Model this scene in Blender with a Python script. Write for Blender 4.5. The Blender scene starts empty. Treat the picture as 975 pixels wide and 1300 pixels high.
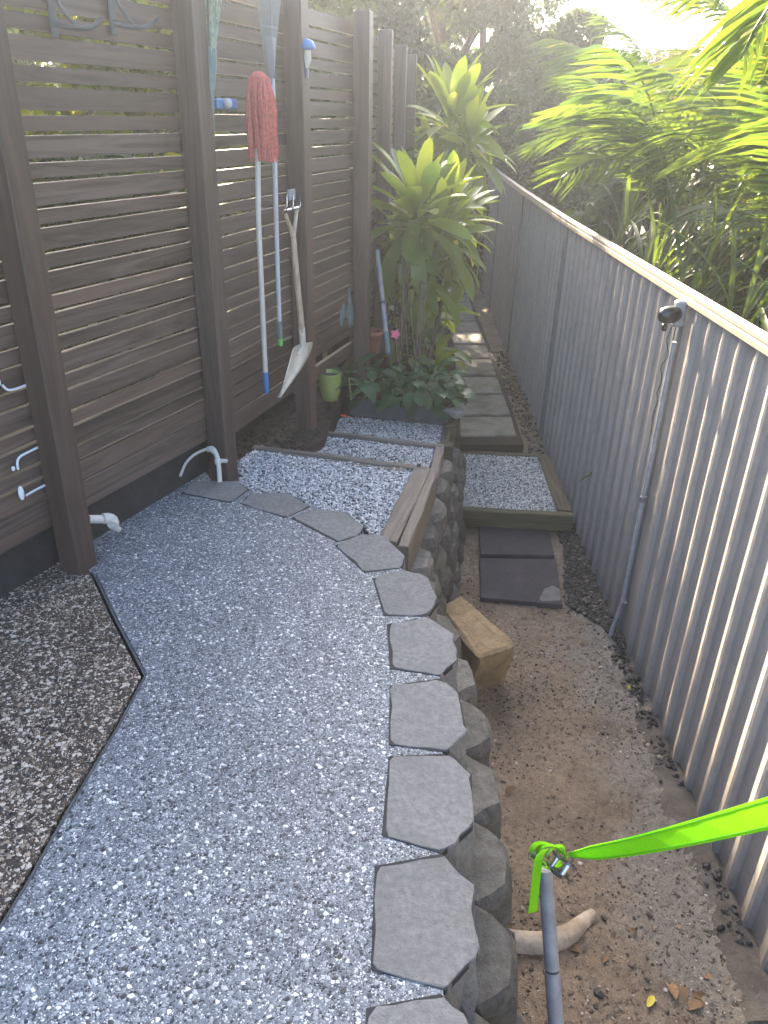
import bpy, math, random
import numpy as np
from mathutils import Vector, Matrix, Quaternion
random.seed(7); rng = np.random.default_rng(7)
S = bpy.context.scene
COL = S.collection
rad = math.radians
pi = math.pi

# ------------------------------------------------------------------ camera, world, sun
PITCH, ROLL, FOC = rad(26.8), rad(-1.2), 1000.0
_f = np.array([0, math.cos(PITCH), -math.sin(PITCH)]); _u0 = np.array([0, math.sin(PITCH), math.cos(PITCH)])
_r0 = np.array([1., 0, 0])
_r = math.cos(ROLL)*_r0 - math.sin(ROLL)*_u0
_u = math.cos(ROLL)*_u0 + math.sin(ROLL)*_r0
cam = bpy.data.cameras.new('camera'); co = bpy.data.objects.new('camera', cam); COL.objects.link(co)
cam.sensor_fit = 'HORIZONTAL'; cam.sensor_width = 36; cam.lens = 36*FOC/975
cam.clip_start = 0.02; cam.clip_end = 2000
M4 = Matrix.Identity(4)
for i in range(3):
    M4[i][0], M4[i][1], M4[i][2] = _r[i], _u[i], -_f[i]
co.matrix_world = M4
S.camera = co

SUN_AZ, SUN_EL = rad(-11.5), rad(28.5)           # azimuth measured from +Y towards +X
W = bpy.data.worlds.new('World'); S.world = W; W.use_nodes = True
nt = W.node_tree; bg = nt.nodes['Background']
sky = nt.nodes.new('ShaderNodeTexSky'); sky.sky_type = 'NISHITA'; sky.sun_disc = False
sky.sun_elevation = SUN_EL; sky.sun_rotation = SUN_AZ
sky.air_density = 0.7; sky.dust_density = 4.0; sky.ozone_density = 1.0
nt.links.new(sky.outputs[0], bg.inputs[0]); bg.inputs[1].default_value = 0.13
sl = bpy.data.lights.new('sun', 'SUN'); so = bpy.data.objects.new('sun', sl); COL.objects.link(so)
sl.energy = 5.0; sl.angle = rad(0.6); sl.color = (1.0, 0.82, 0.60)
sd = Vector((math.sin(SUN_AZ)*math.cos(SUN_EL), math.cos(SUN_AZ)*math.cos(SUN_EL), math.sin(SUN_EL)))
so.rotation_euler = sd.to_track_quat('Z', 'Y').to_euler()
S.view_settings.view_transform = 'Standard'; S.view_settings.look = 'None'
S.view_settings.exposure = 2.95; S.view_settings.gamma = 1.0
S.cycles.max_bounces = 8; S.cycles.diffuse_bounces = 5; S.cycles.transparent_max_bounces = 8

# ------------------------------------------------------------------ picking points of the place from measured sight lines
def ray(px, py):
    return _f + (px-487.5)/FOC*_r - (py-650)/FOC*_u
def Z(px, py, z):
    d = ray(px, py); return d*(z/d[2])
def D(px, py, dep):
    return ray(px, py)*dep
def PL(px, py, p, n):
    d = ray(px, py); return d*(np.dot(p, n)/np.dot(d, n))

# ------------------------------------------------------------------ materials
class N:
    def __init__(s, name):
        s.m = bpy.data.materials.new(name); s.m.use_nodes = True
        s.t = s.m.node_tree; s.t.nodes.clear()
        s.out = s.t.nodes.new('ShaderNodeOutputMaterial')
    def n(s, typ, _in=None, **kw):
        x = s.t.nodes.new('ShaderNode'+typ)
        for k, v in kw.items(): setattr(x, k, v)
        for k, v in (_in or {}).items(): s.set(x, k, v)
        return x
    def set(s, x, k, v):
        i = x.inputs[k]
        if hasattr(v, 'is_output'): s.t.links.new(v, i)
        elif isinstance(v, bpy.types.Node): s.t.links.new(v.outputs[0], i)
        else:
            if isinstance(v, tuple) and len(v) == 3 and i.type == 'RGBA': v = v+(1,)
            i.default_value = v
    def coord(s, obj=True, scale=None):
        c = s.n('TexCoord').outputs['Object'] if obj else s.n('NewGeometry').outputs['Position']
        if scale:
            c = s.n('Mapping', {'Vector': c, 'Scale': scale}).outputs[0]
        return c
    def noise(s, c, scale, detail=4, rough=.55, out='Fac', dist=0):
        return s.n('TexNoise', {'Vector': c, 'Scale': scale, 'Detail': detail, 'Roughness': rough, 'Distortion': dist}).outputs[out]
    def ramp(s, f, stops, interp='LINEAR'):
        r = s.n('ValToRGB', {'Fac': f}); cr = r.color_ramp; cr.interpolation = interp
        while len(cr.elements) < len(stops): cr.elements.new(.5)
        for e, (p, c) in zip(cr.elements, stops):
            e.position = p
            if not isinstance(c, tuple): c = (c, c, c)
            e.color = c+(1,)
        return r.outputs[0]
    def mix(s, f, a, b, mode='MIX'):
        x = s.n('MixRGB', {'Fac': f, 'Color1': a, 'Color2': b}); x.blend_type = mode
        return x.outputs[0]
    def math(s, op, a, b=0.0):
        x = s.n('Math', {0: a, 1: b}); x.operation = op; return x.outputs[0]
    def bump(s, h, strength=.5, dist=.01, normal=None):
        d = {'Height': h, 'Strength': strength, 'Distance': dist}
        if normal is not None: d['Normal'] = normal
        return s.n('Bump', d).outputs[0]
    def done(s, color, rough=.7, spec=.4, normal=None, metal=0.0, **kw):
        d = {'Base Color': color, 'Roughness': rough, 'Specular IOR Level': spec, 'Metallic': metal}
        if normal is not None: d['Normal'] = normal
        d.update(kw)
        b = s.n('BsdfPrincipled', d)
        s.t.links.new(b.outputs[0], s.out.inputs[0]); return s.m

def plain(name, c, rough=.5, spec=.5, metal=0, nscale=30, var=.25, bump=.1, rnd=0.0):
    k = N(name); co_ = k.coord()
    f = k.noise(co_, nscale, 5, .6)
    lo = tuple(x*(1-var) for x in c); hi = tuple(min(1, x*(1+var)) for x in c)
    col = k.ramp(f, [(.3, lo), (.7, hi)])
    if rnd:
        oi = k.n('ObjectInfo').outputs['Random']
        col = k.mix(1.0, col, k.ramp(oi, [(0, 1-rnd), (1, 1.0)]), 'MULTIPLY')
    return k.done(col, rough, spec, k.bump(f, bump, .004), metal)

def aggregate(name, stones, matrix, scale, cover=.5, bumps=.6, tint=None):
    k = N(name); c = k.coord(False)
    wob = k.noise(c, 60, 2, .5, 'Color')
    cw = k.n('MixRGB', {'Fac': .003, 'Color1': c, 'Color2': wob}); cw.blend_type = 'ADD'; cw = cw.outputs[0]
    def layer(sc_, keep):
        v = k.n('TexVoronoi', {'Vector': cw, 'Scale': sc_, 'Randomness': 1.0})
        e = k.n('TexVoronoi', {'Vector': cw, 'Scale': sc_, 'Randomness': 1.0}); e.feature = 'DISTANCE_TO_EDGE'
        sp = k.n('SeparateColor', {'Color': v.outputs['Color']})
        c_ = k.ramp(sp.outputs[0], stones, 'CONSTANT')
        lim = k.math('MULTIPLY', sp.outputs[2], .12)                     # random size per stone
        dd = k.math('SUBTRACT', e.outputs['Distance'], lim)
        m_ = k.ramp(dd, [(.03, 0.0), (.06, 1.0)])
        m_ = k.math('MULTIPLY', m_, k.ramp(sp.outputs[1], [(0, 1.0), (keep, 0.0)], 'CONSTANT'))
        h_ = k.math('MULTIPLY', k.ramp(dd, [(.02, 0.0), (.25, 1.0)]), m_)
        return c_, m_, h_
    c1, m1, h1 = layer(scale, cover); c2, m2, h2 = layer(scale*1.75, .55); c3, m3, h3 = layer(scale*3.1, .5)
    n = k.noise(c, 9, 5, .6)
    mat_ = k.mix(n, tuple(x*.7 for x in matrix), tuple(min(1, x*1.25) for x in matrix))
    col = k.mix(m3, mat_, c3); col = k.mix(m2, col, c2); col = k.mix(m1, col, c1)
    big = k.noise(c, 2.2, 4, .6)
    col = k.mix(1.0, col, k.ramp(big, [(.3, .80), (.7, 1.08)]), 'MULTIPLY')
    h = k.math('ADD', h1, k.math('MULTIPLY', k.math('ADD', h2, k.math('MULTIPLY', h3, .5)), .6))
    return k.done(col, k.ramp(m1, [(0, .7), (1, .38)]), .45, k.bump(h, bumps, .004))

M = {}
W_ = [(0, (.018, .022, .028)), (.27, (.07, .085, .10)), (.40, (.155, .18, .20)), (.58, (.27, .295, .305)), (.76, (.43, .45, .45)), (.89, (.68, .69, .67))]
M['agg'] = aggregate('exposed_aggregate_grey', W_, (.15, .168, .184), 112, .42, .4)
B_ = [(0, (.025, .022, .02)), (.22, (.06, .045, .032)), (.42, (.14, .10, .065)), (.55, (.36, .29, .21)), (.74, (.64, .56, .45))]
M['brownagg'] = aggregate('exposed_aggregate_brown', B_, (.05, .038, .028), 88, .75, .8)

def wood(name, c1, c2, axis=0, rough=.65, grain=30, rnd=.35, warm=None, bmp=.25):
    k = N(name); sc = [1, 1, 1]; sc[axis] = .06
    c = k.coord(True, tuple(sc))
    oi = k.n('ObjectInfo').outputs['Random']
    off = k.n('CombineXYZ', {0: k.math('MULTIPLY', oi, 37.0), 1: k.math('MULTIPLY', oi, 11.0), 2: 0.0}).outputs[0]
    cv = k.n('VectorMath', {0: c, 1: off}).outputs[0]
    g = k.noise(cv, grain, 6, .65, dist=1.2)
    g2 = k.noise(cv, 4, 3, .5)
    col = k.ramp(g, [(.36, tuple(x*.8 for x in c1)), (.64, c2)])
    col = k.mix(k.ramp(g2, [(.45, 0.0), (.75, .8)]), col, warm or tuple(x*1.4 for x in c2))
    col = k.mix(1.0, col, k.ramp(oi, [(0, 1-rnd), (1, 1.0)]), 'MULTIPLY')
    return k.done(col, k.ramp(g, [(.2, rough-.12), (.8, rough+.1)]), .45, k.bump(g, bmp, .003))
M['slat'] = wood('dark_stained_slat', (.075, .054, .044), (.15, .11, .088), 0, .5, 26, .33, (.15, .095, .07))
M['post'] = wood('dark_stained_post', (.055, .040, .034), (.105, .072, .058), 2, .5, 22, .3, (.17, .095, .065))
M['sleeper'] = wood('weathered_sleeper', (.10, .084, .07), (.235, .20, .165), 0, .8, 34, .3, (.19, .16, .125), .8)
M['mosswood'] = wood('mossy_sleeper', (.06, .052, .032), (.145, .12, .08), 0, .85, 30, .3, (.10, .10, .042), .8)

def stone(name, c, sc=40, var=.35, bump=.6, rnd=.25, blotch=None, dist=.008):
    k = N(name); p = k.coord(True)
    oi = k.n('ObjectInfo').outputs['Random']
    off = k.n('CombineXYZ', {0: k.math('MULTIPLY', oi, 31.0), 1: k.math('MULTIPLY', oi, 17.0), 2: oi}).outputs[0]
    p = k.n('VectorMath', {0: p, 1: off}).outputs[0]
    n1 = k.noise(p, sc, 8, .7); n2 = k.noise(p, sc*6, 4, .7); n3 = k.noise(p, 6, 4, .6)
    lo = tuple(x*(1-var) for x in c); hi = tuple(x*(1+var) for x in c)
    col = k.ramp(n1, [(.3, lo), (.7, hi)])
    col = k.mix(1.0, col, k.ramp(n2, [(.25, .35), (.42, 1.0), (.6, 1.0), (.8, 1.25)]), 'MULTIPLY')
    if blotch: col = k.mix(k.ramp(n3, [(.48, 0.0), (.68, .75)]), col, blotch)
    col = k.mix(1.0, col, k.ramp(oi, [(0, 1-rnd), (1, 1.0)]), 'MULTIPLY')
    h = k.math('ADD', n1, k.math('MULTIPLY', n2, .5))
    return k.done(col, .85, .3, k.bump(h, bump, dist))
M['cap'] = stone('grey_block_top', (.235, .23, .218), 60, .28, .9, .15, (.195, .19, .175), .007)
M['block'] = stone('split_grey_block', (.175, .168, .152), 34, .45, .9, .4, (.12, .115, .085), .011)
M['sand'] = stone('sandstone', (.31, .225, .125), 16, .35, .9, .05, (.2, .15, .08), .012)
M['blackpaver'] = stone('black_paver', (.045, .043, .05), 10, .25, .15, .15, (.075, .07, .075), .003)
M['pathpaver'] = stone('mossy_path_paver', (.27, .25, .21), 9, .25, .35, .25, (.12, .125, .075), .004)
M['render'] = stone('dark_render', (.036, .035, .034), 10, .3, .3, .1)
M['joint'] = stone('joint_dirt', (.03, .025, .018), 30, .4, .8, 0)
M['render2'] = stone('cement_smear', (.15, .145, .14), 12, .3, .4, 0)
def pebbles(name, stops):
    k = N(name); g = k.n('NewGeometry').outputs['Random Per Island']
    col = k.ramp(g, stops, 'CONSTANT'); n = k.noise(k.coord(False), 140, 3, .6)
    col = k.mix(1.0, col, k.ramp(n, [(.3, .7), (.7, 1.1)]), 'MULTIPLY')
    return k.done(col, .6, .4)
M['gravel'] = pebbles('white_grey_gravel', [(0, (.07, .08, .09)), (.12, (.22, .23, .235)), (.3, (.40, .41, .41)), (.55, (.58, .58, .57)), (.8, (.76, .75, .72))])
M['darkgravel'] = pebbles('charcoal_gravel', [(0, (.010, .010, .011)), (.4, (.022, .022, .024)), (.75, (.045, .043, .042)), (.94, (.16, .14, .11))])
M['grit'] = pebbles('earth_grit', [(0, (.05, .04, .03)), (.3, (.12, .09, .065)), (.55, (.2, .15, .105)), (.8, (.3, .25, .19)), (.95, (.5, .46, .4))])

def earth():
    k = N('sandy_earth'); c = k.coord(False)
    n1 = k.noise(c, 3, 6, .65); n2 = k.noise(c, 45, 8, .75); n3 = k.noise(c, 190, 4, .75)
    col = k.ramp(n1, [(.3, (.145, .112, .08)), (.55, (.24, .185, .132)), (.75, (.30, .24, .175))])
    grey = k.mix(n1, (.17, .155, .13), (.25, .225, .19))
    sx = k.n('SeparateXYZ', {0: c})
    t = k.math('ADD', sx.outputs[0], k.math('MULTIPLY', k.math('SUBTRACT', n1, .5), .9))
    t = k.math('SUBTRACT', t, k.math('MULTIPLY', k.math('ABSOLUTE', k.math('SUBTRACT', sx.outputs[1], 1.6)), .10))
    col = k.mix(k.ramp(t, [(.78, 0.0), (.98, 1.0)]), col, grey)
    dk = k.ramp(sx.outputs[1], [(0, 0), (1, 0)])
    col = k.mix(1.0, col, k.ramp(n2, [(.28, .4), (.5, 1.0), (.75, 1.25)]), 'MULTIPLY')
    col = k.mix(1.0, col, k.ramp(n3, [(.28, .35), (.45, 1.0), (.66, 1.1), (.74, 1.9)]), 'MULTIPLY')
    return k.done(col, .9, .25, k.bump(k.math('ADD', n2, k.math('MULTIPLY', n3, .6)), .8, .012))
M['earth'] = earth()
M['cement'] = stone('trowelled_cement', (.092, .08, .066), 12, .4, .9, 0, (.12, .107, .09), .010)
M['soil'] = stone('garden_soil', (.06, .045, .033), 14, .4, .9, 0, (.035, .03, .022), .02)
M['yard'] = stone('pale_yard', (.42, .40, .34), 4, .2, .2, 0)
M['lawn'] = stone('far_ground', (.07, .085, .03), 2, .3, .4, 0)

def metal_sheet():
    k = N('painted_fence_steel'); c = k.coord(False, (1, 1, .35))
    n = k.noise(c, 5, 5, .6); n2 = k.noise(c, 55, 3, .6)
    col = k.ramp(n, [(.3, (.29, .266, .243)), (.7, (.36, .33, .298))])
    col = k.mix(1.0, col, k.ramp(n2, [(.25, .82), (.5, 1.0)]), 'MULTIPLY')
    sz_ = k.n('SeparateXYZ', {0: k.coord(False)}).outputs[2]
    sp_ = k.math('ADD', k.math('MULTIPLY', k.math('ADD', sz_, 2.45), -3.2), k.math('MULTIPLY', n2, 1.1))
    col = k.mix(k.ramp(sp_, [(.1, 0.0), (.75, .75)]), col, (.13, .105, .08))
    dn = k.noise(k.coord(False), 7, 2, .5)
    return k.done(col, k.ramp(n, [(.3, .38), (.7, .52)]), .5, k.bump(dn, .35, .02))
M['steel'] = metal_sheet()
M['rail'] = plain('cream_fence_rail', (.44, .37, .28), .45, .5, nscale=20, var=.12)
M['fpost'] = plain('fence_post_steel', (.13, .14, .15), .4, .5, nscale=12, var=.12)
M['pvc'] = plain('white_pvc', (.52, .49, .43), .4, .5, nscale=14, var=.1)
M['dirtypvc'] = stone('dirty_pvc', (.42, .36, .29), 14, .35, .4, 0, (.22, .165, .11), .004)
M['greypvc'] = plain('grey_pipe', (.27, .28, .30), .42, .5, nscale=18, var=.22)
M['black'] = plain('black_plastic', (.012, .012, .014), .3, .6, nscale=30)
M['chrome'] = plain('dull_chrome', (.45, .45, .46), .25, .5, metal=1.0)
def strapm():
    k = N('lime_webbing'); c = k.coord(True, (1, 1, 1))
    n = k.noise(c, 160, 2, .5); d = k.n('BsdfDiffuse', {'Color': k.mix(n, (.17, .52, .012), (.33, .74, .02))})
    tr = k.n('BsdfTranslucent', {'Color': (.4, .9, .02, 1)})
    mx = k.n('MixShader', {0: .3, 1: d, 2: tr}); k.t.links.new(mx.outputs[0], k.out.inputs[0]); return k.m
M['strap'] = strapm()
M['strapdark'] = plain('dark_lime_stitching', (.10, .42, .01), .8, .2, nscale=200, var=.2)
M['mop'] = plain('red_cotton_yarn', (.50, .125, .11), .9, .1, nscale=90, var=.3, bump=.6)
M['paleh'] = plain('pale_blue_handle', (.47, .50, .52), .4, .5, nscale=10, var=.08)
M['bluep'] = plain('blue_plastic', (.06, .19, .42), .4, .5, nscale=10, var=.1)
M['greenp'] = plain('green_plastic', (.10, .45, .08), .4, .5, nscale=10, var=.1)
M['rakep'] = plain('grey_rake_plastic', (.15, .17, .185), .5, .4, nscale=20, var=.12)
M['broom'] = plain('faded_green_bristle', (.26, .32, .24), .8, .2, nscale=60, var=.3)
M['tealgrey'] = plain('faded_teal_plastic', (.11, .17, .17), .5, .4, nscale=20, var=.2)
M['ash'] = wood('worn_ash_handle', (.30, .22, .14), (.52, .43, .32), 2, .6, 40, 0, (.6, .53, .43))
M['blade'] = plain('cement_crusted_blade', (.56, .52, .43), .6, .4, nscale=9, var=.3, bump=.4)
M['hook'] = plain('dark_hook_plastic', (.06, .07, .075), .5, .4, nscale=30)
M['potg'] = plain('lime_glazed_pot', (.26, .30, .085), .25, .5, nscale=7, var=.2)
M['trough'] = plain('slate_trough', (.075, .085, .088), .6, .4, nscale=20, var=.25)
M['terra'] = plain('terracotta', (.27, .10, .06), .8, .3, nscale=12, var=.2)
M['bark'] = stone('bark', (.16, .12, .085), 18, .4, .9, .2)
M['cane'] = plain('cane_stem', (.24, .22, .10), .6, .3, nscale=14, var=.3)
M['dry'] = plain('dry_leaf', (.20, .12, .06), .7, .3, nscale=30, var=.4, rnd=.4)
M['cable'] = plain('cable', (.035, .035, .035), .5, .4)

def leafm(name, c, c2, trans=.45, tcol=None, rough=.38, rib=0.0, rnd=.5, pyel=None, nsc=5):
    k = N(name); oi = k.n('ObjectInfo').outputs['Random']
    isl = k.n('NewGeometry').outputs['Random Per Island']
    n = k.noise(k.coord(False), nsc, 3, .6)
    f = k.math('ADD', k.math('MULTIPLY', isl, .35), k.math('MULTIPLY', n, .65))
    f = k.math('ADD', k.math('MULTIPLY', f, .6), k.math('MULTIPLY', oi, .4))
    stops = [(.25, c), (.68, c2)]
    if pyel: stops.append((.86, pyel))
    col = k.ramp(f, stops)
    p = k.n('BsdfPrincipled', {'Base Color': col, 'Roughness': rough, 'Specular IOR Level': .5})
    tc = k.mix(1.0, col, tcol or (2.6, 2.2, .8), 'MULTIPLY')
    t = k.n('BsdfTranslucent', {'Color': tc})
    mx = k.n('MixShader', {0: trans, 1: p, 2: t}); k.t.links.new(mx.outputs[0], k.out.inputs[0]); return k.m
M['cordy'] = leafm('cordyline_leaf', (.075, .15, .035), (.19, .26, .04), .5, (2.9, 2.3, .6), .35)
M['palm'] = leafm('palm_leaflet', (.04, .09, .026), (.10, .15, .028), .45, (2.1, 1.85, .6), .32, pyel=(.36, .25, .03))
M['strapleaf'] = leafm('strap_leaf', (.035, .075, .024), (.09, .135, .032), .42, (2.1, 1.9, .6), .35, pyel=(.26, .18, .03))
M['tree'] = leafm('tree_leaf', (.022, .042, .016), (.06, .09, .028), .4, (2.2, 2.0, .8), .45, nsc=2)
M['shrub'] = leafm('shrub_leaf', (.06, .10, .02), (.17, .19, .03), .5, (2.4, 2.0, .5), .45)
M['dark'] = leafm('dark_broad_leaf', (.022, .06, .024), (.055, .115, .05), .3, (2, 2, 1), .4)
M['pale'] = leafm('variegated_leaf', (.06, .14, .06), (.16, .26, .12), .35, (1.8, 2, 1), .4)
M['pink'] = plain('pink_petal', (.7, .13, .2), .5, .3, nscale=20, var=.15)
M['orange'] = plain('orange_petal', (.75, .14, .02), .5, .3, nscale=20, var=.2)
M['yellow'] = plain('yellow_leaf', (.45, .38, .05), .5, .3, nscale=20, var=.2)
M['white'] = plain('gap_light_white', (.7, .75, .78), .5, .4, nscale=20, var=.1)  # white for the bright light marks at the slat gaps
M['wallp'] = plain('pale_house_wall', (.17, .15, .12), .8, .2, nscale=3, var=.1)

# ------------------------------------------------------------------ mesh building
class MB:
    def __init__(s): s.v = []; s.f = []; s.sm = []
    def add(s, vs, fs, smooth=False):
        o = len(s.v); s.v += [tuple(map(float, p)) for p in vs]
        s.f += [tuple(i+o for i in f) for f in fs]; s.sm += [smooth]*len(fs)
    def prism(s, poly, z0, z1, inset=0.0, bev=0.0):
        n = len(poly); P = [np.array(p[:2], float) for p in poly]; c = sum(P)/n
        area = sum(P[i][0]*P[(i+1) % n][1]-P[(i+1) % n][0]*P[i][1] for i in range(n))
        if area < 0: P = P[::-1]
        rings = [[(p[0], p[1], z0) for p in P]]
        if bev:
            rings.append([(p[0], p[1], z1-bev) for p in P])
            Q = []
            for p in P:
                d = c-p; L = np.linalg.norm(d); Q.append(p+d/L*bev)
            rings.append([(p[0], p[1], z1) for p in Q])
        else: rings.append([(p[0], p[1], z1) for p in P])
        s.rings(rings, True, True)
    def rings(s, rings, cap0=False, cap1=False, smooth=False, closed=True):
        n = len(rings[0]); vs = [p for r in rings for p in r]; fs = []
        m = n if closed else n-1
        for k in range(len(rings)-1):
            for i in range(m):
                j = (i+1) % n
                fs.append((k*n+i, k*n+j, (k+1)*n+j, (k+1)*n+i))
        s.add(vs, fs, smooth)
        if cap0: s.add(rings[0], [tuple(range(n))[::-1]])
        if cap1: s.add(rings[-1], [tuple(range(n))])
    def box(s, c, size, R=None, bev=0.0, jit=0.0):
        x, y, z = [d/2 for d in size]; R = np.array(R) if R is not None else np.eye(3); c = np.array(c, float)
        if bev:
            b = bev; sec = [(-x+b, -y), (x-b, -y), (x, -y+b), (x, y-b), (x-b, y), (-x+b, y), (-x, y-b), (-x, -y+b)]
            ins = [(px*(1-b/x), py*(1-b/y)) for px, py in sec]
            rr = [[(p[0], p[1], -z) for p in ins], [(p[0], p[1], -z+b) for p in sec], [(p[0], p[1], z-b) for p in sec], [(p[0], p[1], z) for p in ins]]
        else:
            sec = [(-x, -y), (x, -y), (x, y), (-x, y)]
            rr = [[(p[0], p[1], -z) for p in sec], [(p[0], p[1], z) for p in sec]]
        rr = [[c+R@np.array(p) + (rng.normal(0, jit, 3) if jit else 0) for p in r] for r in rr]
        s.rings(rr, True, True)
    def tube(s, pts, r, n=10, caps=True, smooth=True):
        pts = [np.array(p, float) for p in pts]
        rs = r if hasattr(r, '__len__') else [r]*len(pts)
        up = None; rings = []
        for i, p in enumerate(pts):
            t = pts[min(i+1, len(pts)-1)]-pts[max(i-1, 0)]; t /= (np.linalg.norm(t)+1e-9)
            if up is None:
                a = np.array([0, 0, 1.]) if abs(t[2]) < .9 else np.array([1., 0, 0]); up = np.cross(t, a)
            up = up - t*np.dot(up, t); up /= np.linalg.norm(up); w = np.cross(t, up)
            rings.append([p+rs[i]*(math.cos(a)*up+math.sin(a)*w) for a in [2*pi*j/n for j in range(n)]])
        s.rings(rings, caps, caps, smooth)
    def lathe(s, prof, c=(0, 0, 0), n=20, R=None):
        R = np.array(R) if R is not None else np.eye(3); c = np.array(c, float)
        s.rings([[c+R@np.array((r*math.cos(a), r*math.sin(a), z)) for a in [2*pi*j/n for j in range(n)]] for r, z in prof], True, True, True)
    def ball(s, c, r, n=10, R=None, sc=(1, 1, 1)):
        prof = [(max(1e-4, r*math.sin(a)), -r*math.cos(a)) for a in np.linspace(0.02, pi-.02, n)]
        o = len(s.v); s.lathe(prof, (0, 0, 0), n+4)
        R = np.array(R) if R is not None else np.eye(3)
        for i in range(o, len(s.v)): s.v[i] = tuple(np.array(c)+R@(np.array(s.v[i])*np.array(sc)))
    def ribbon(s, pts, wid, thick=.0015):
        # pts: centre points, wid: half-width vectors
        a = [np.array(p)-np.array(w) for p, w in zip(pts, wid)]; b = [np.array(p)+np.array(w) for p, w in zip(pts, wid)]
        rings = []
        for i in range(len(pts)):
            t = np.array(pts[min(i+1, len(pts)-1)])-np.array(pts[max(0, i-1)]); n = np.cross(t, wid[i]); n = n/(np.linalg.norm(n)+1e-9)*thick
            rings.append([a[i]-n, b[i]-n, b[i]+n, a[i]+n])
        s.rings(rings, True, True)
    def mesh(s, name, mat=None):
        me = bpy.data.meshes.new(name); me.from_pydata(s.v, [], s.f)
        me.polygons.foreach_set('use_smooth', s.sm); me.update()
        if mat: me.materials.append(mat)
        return me
    def build(s, name, mat, parent=None, at=None, Rm=None):
        me = s.mesh(name, mat); return link(name, me, parent, at)

def link(name, me, parent=None, at=None, mw=None):
    o = bpy.data.objects.new(name, me); COL.objects.link(o)
    if mw is not None: o.matrix_basis = mw
    elif at is not None: o.location = at
    if parent is not None:
        o.parent = parent
        if mw is None and at is None: o.matrix_parent_inverse = parent.matrix_basis.inverted()
    return o
def fast_mesh(name, V, F, mat, smooth=False):
    """V (n,3), F (m,k) uniform face size"""
    me = bpy.data.meshes.new(name); V = np.asarray(V, np.float32); F = np.asarray(F, np.int32)
    m, k = F.shape
    me.vertices.add(len(V)); me.vertices.foreach_set('co', V.ravel())
    me.loops.add(m*k); me.loops.foreach_set('vertex_index', F.ravel())
    me.polygons.add(m); me.polygons.foreach_set('loop_start', np.arange(m, dtype=np.int32)*k)
    me.polygons.foreach_set('use_smooth', np.full(m, smooth)); me.update(calc_edges=True); me.validate()
    me.materials.append(mat); return me
def tag(o, label=None, cat=None, group=None, kind=None):
    if label: o['label'] = label
    if cat: o['category'] = cat
    if group: o['group'] = group
    if kind: o['kind'] = kind
    return o
def thing(name, label, cat, loc=(0, 0, 0), group=None):
    o = bpy.data.objects.new(name, None); COL.objects.link(o); o.location = tuple(map(float, loc)); o.empty_display_size = .1
    return tag(o, label, cat, group)
def struct(name, mb, mat): return tag(mb.build(name, mat), kind='structure')
def Rz(a): c, s = math.cos(a), math.sin(a); return np.array([[c, -s, 0], [s, c, 0], [0, 0, 1.]])
def frame(xa, up=(0, 0, 1)):
    x = np.array(xa, float); x /= np.linalg.norm(x); u = np.array(up, float); z = u-x*np.dot(u, x); z /= np.linalg.norm(z)
    return np.stack([x, np.cross(z, x), z], 1)
def mat4(p, R, s=1.0):
    m = Matrix.Identity(4)
    for i in range(3):
        for j in range(3): m[i][j] = R[i][j]*s
        m[i][3] = p[i]
    return m
def smooth_poly(pts, n):
    pts = np.array(pts, float); t = np.arange(len(pts)); q = np.linspace(0, len(pts)-1, n); out = []
    for x in q:
        i = min(int(x), len(pts)-2); f = x-i
        p0, p1, p2, p3 = pts[max(i-1, 0)], pts[i], pts[i+1], pts[min(i+2, len(pts)-1)]
        out.append(.5*((2*p1)+(-p0+p2)*f+(2*p0-5*p1+4*p2-p3)*f*f+(-p0+3*p1-3*p2+p3)*f**3))
    return out
def vnoise(x, y, seed=0):
    r = np.random.default_rng(seed); v = np.zeros_like(x)
    for k in range(10):
        fr = 1.2*1.7**k; a = r.uniform(0, 2*pi); ph = r.uniform(0, 2*pi)
        v += np.sin(fr*(x*math.cos(a)+y*math.sin(a))*2.2+ph)*np.sin(fr*(-x*math.sin(a)+y*math.cos(a))*1.9+ph*2)/(1.45**k)
    return v
ICO_V = None
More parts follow.
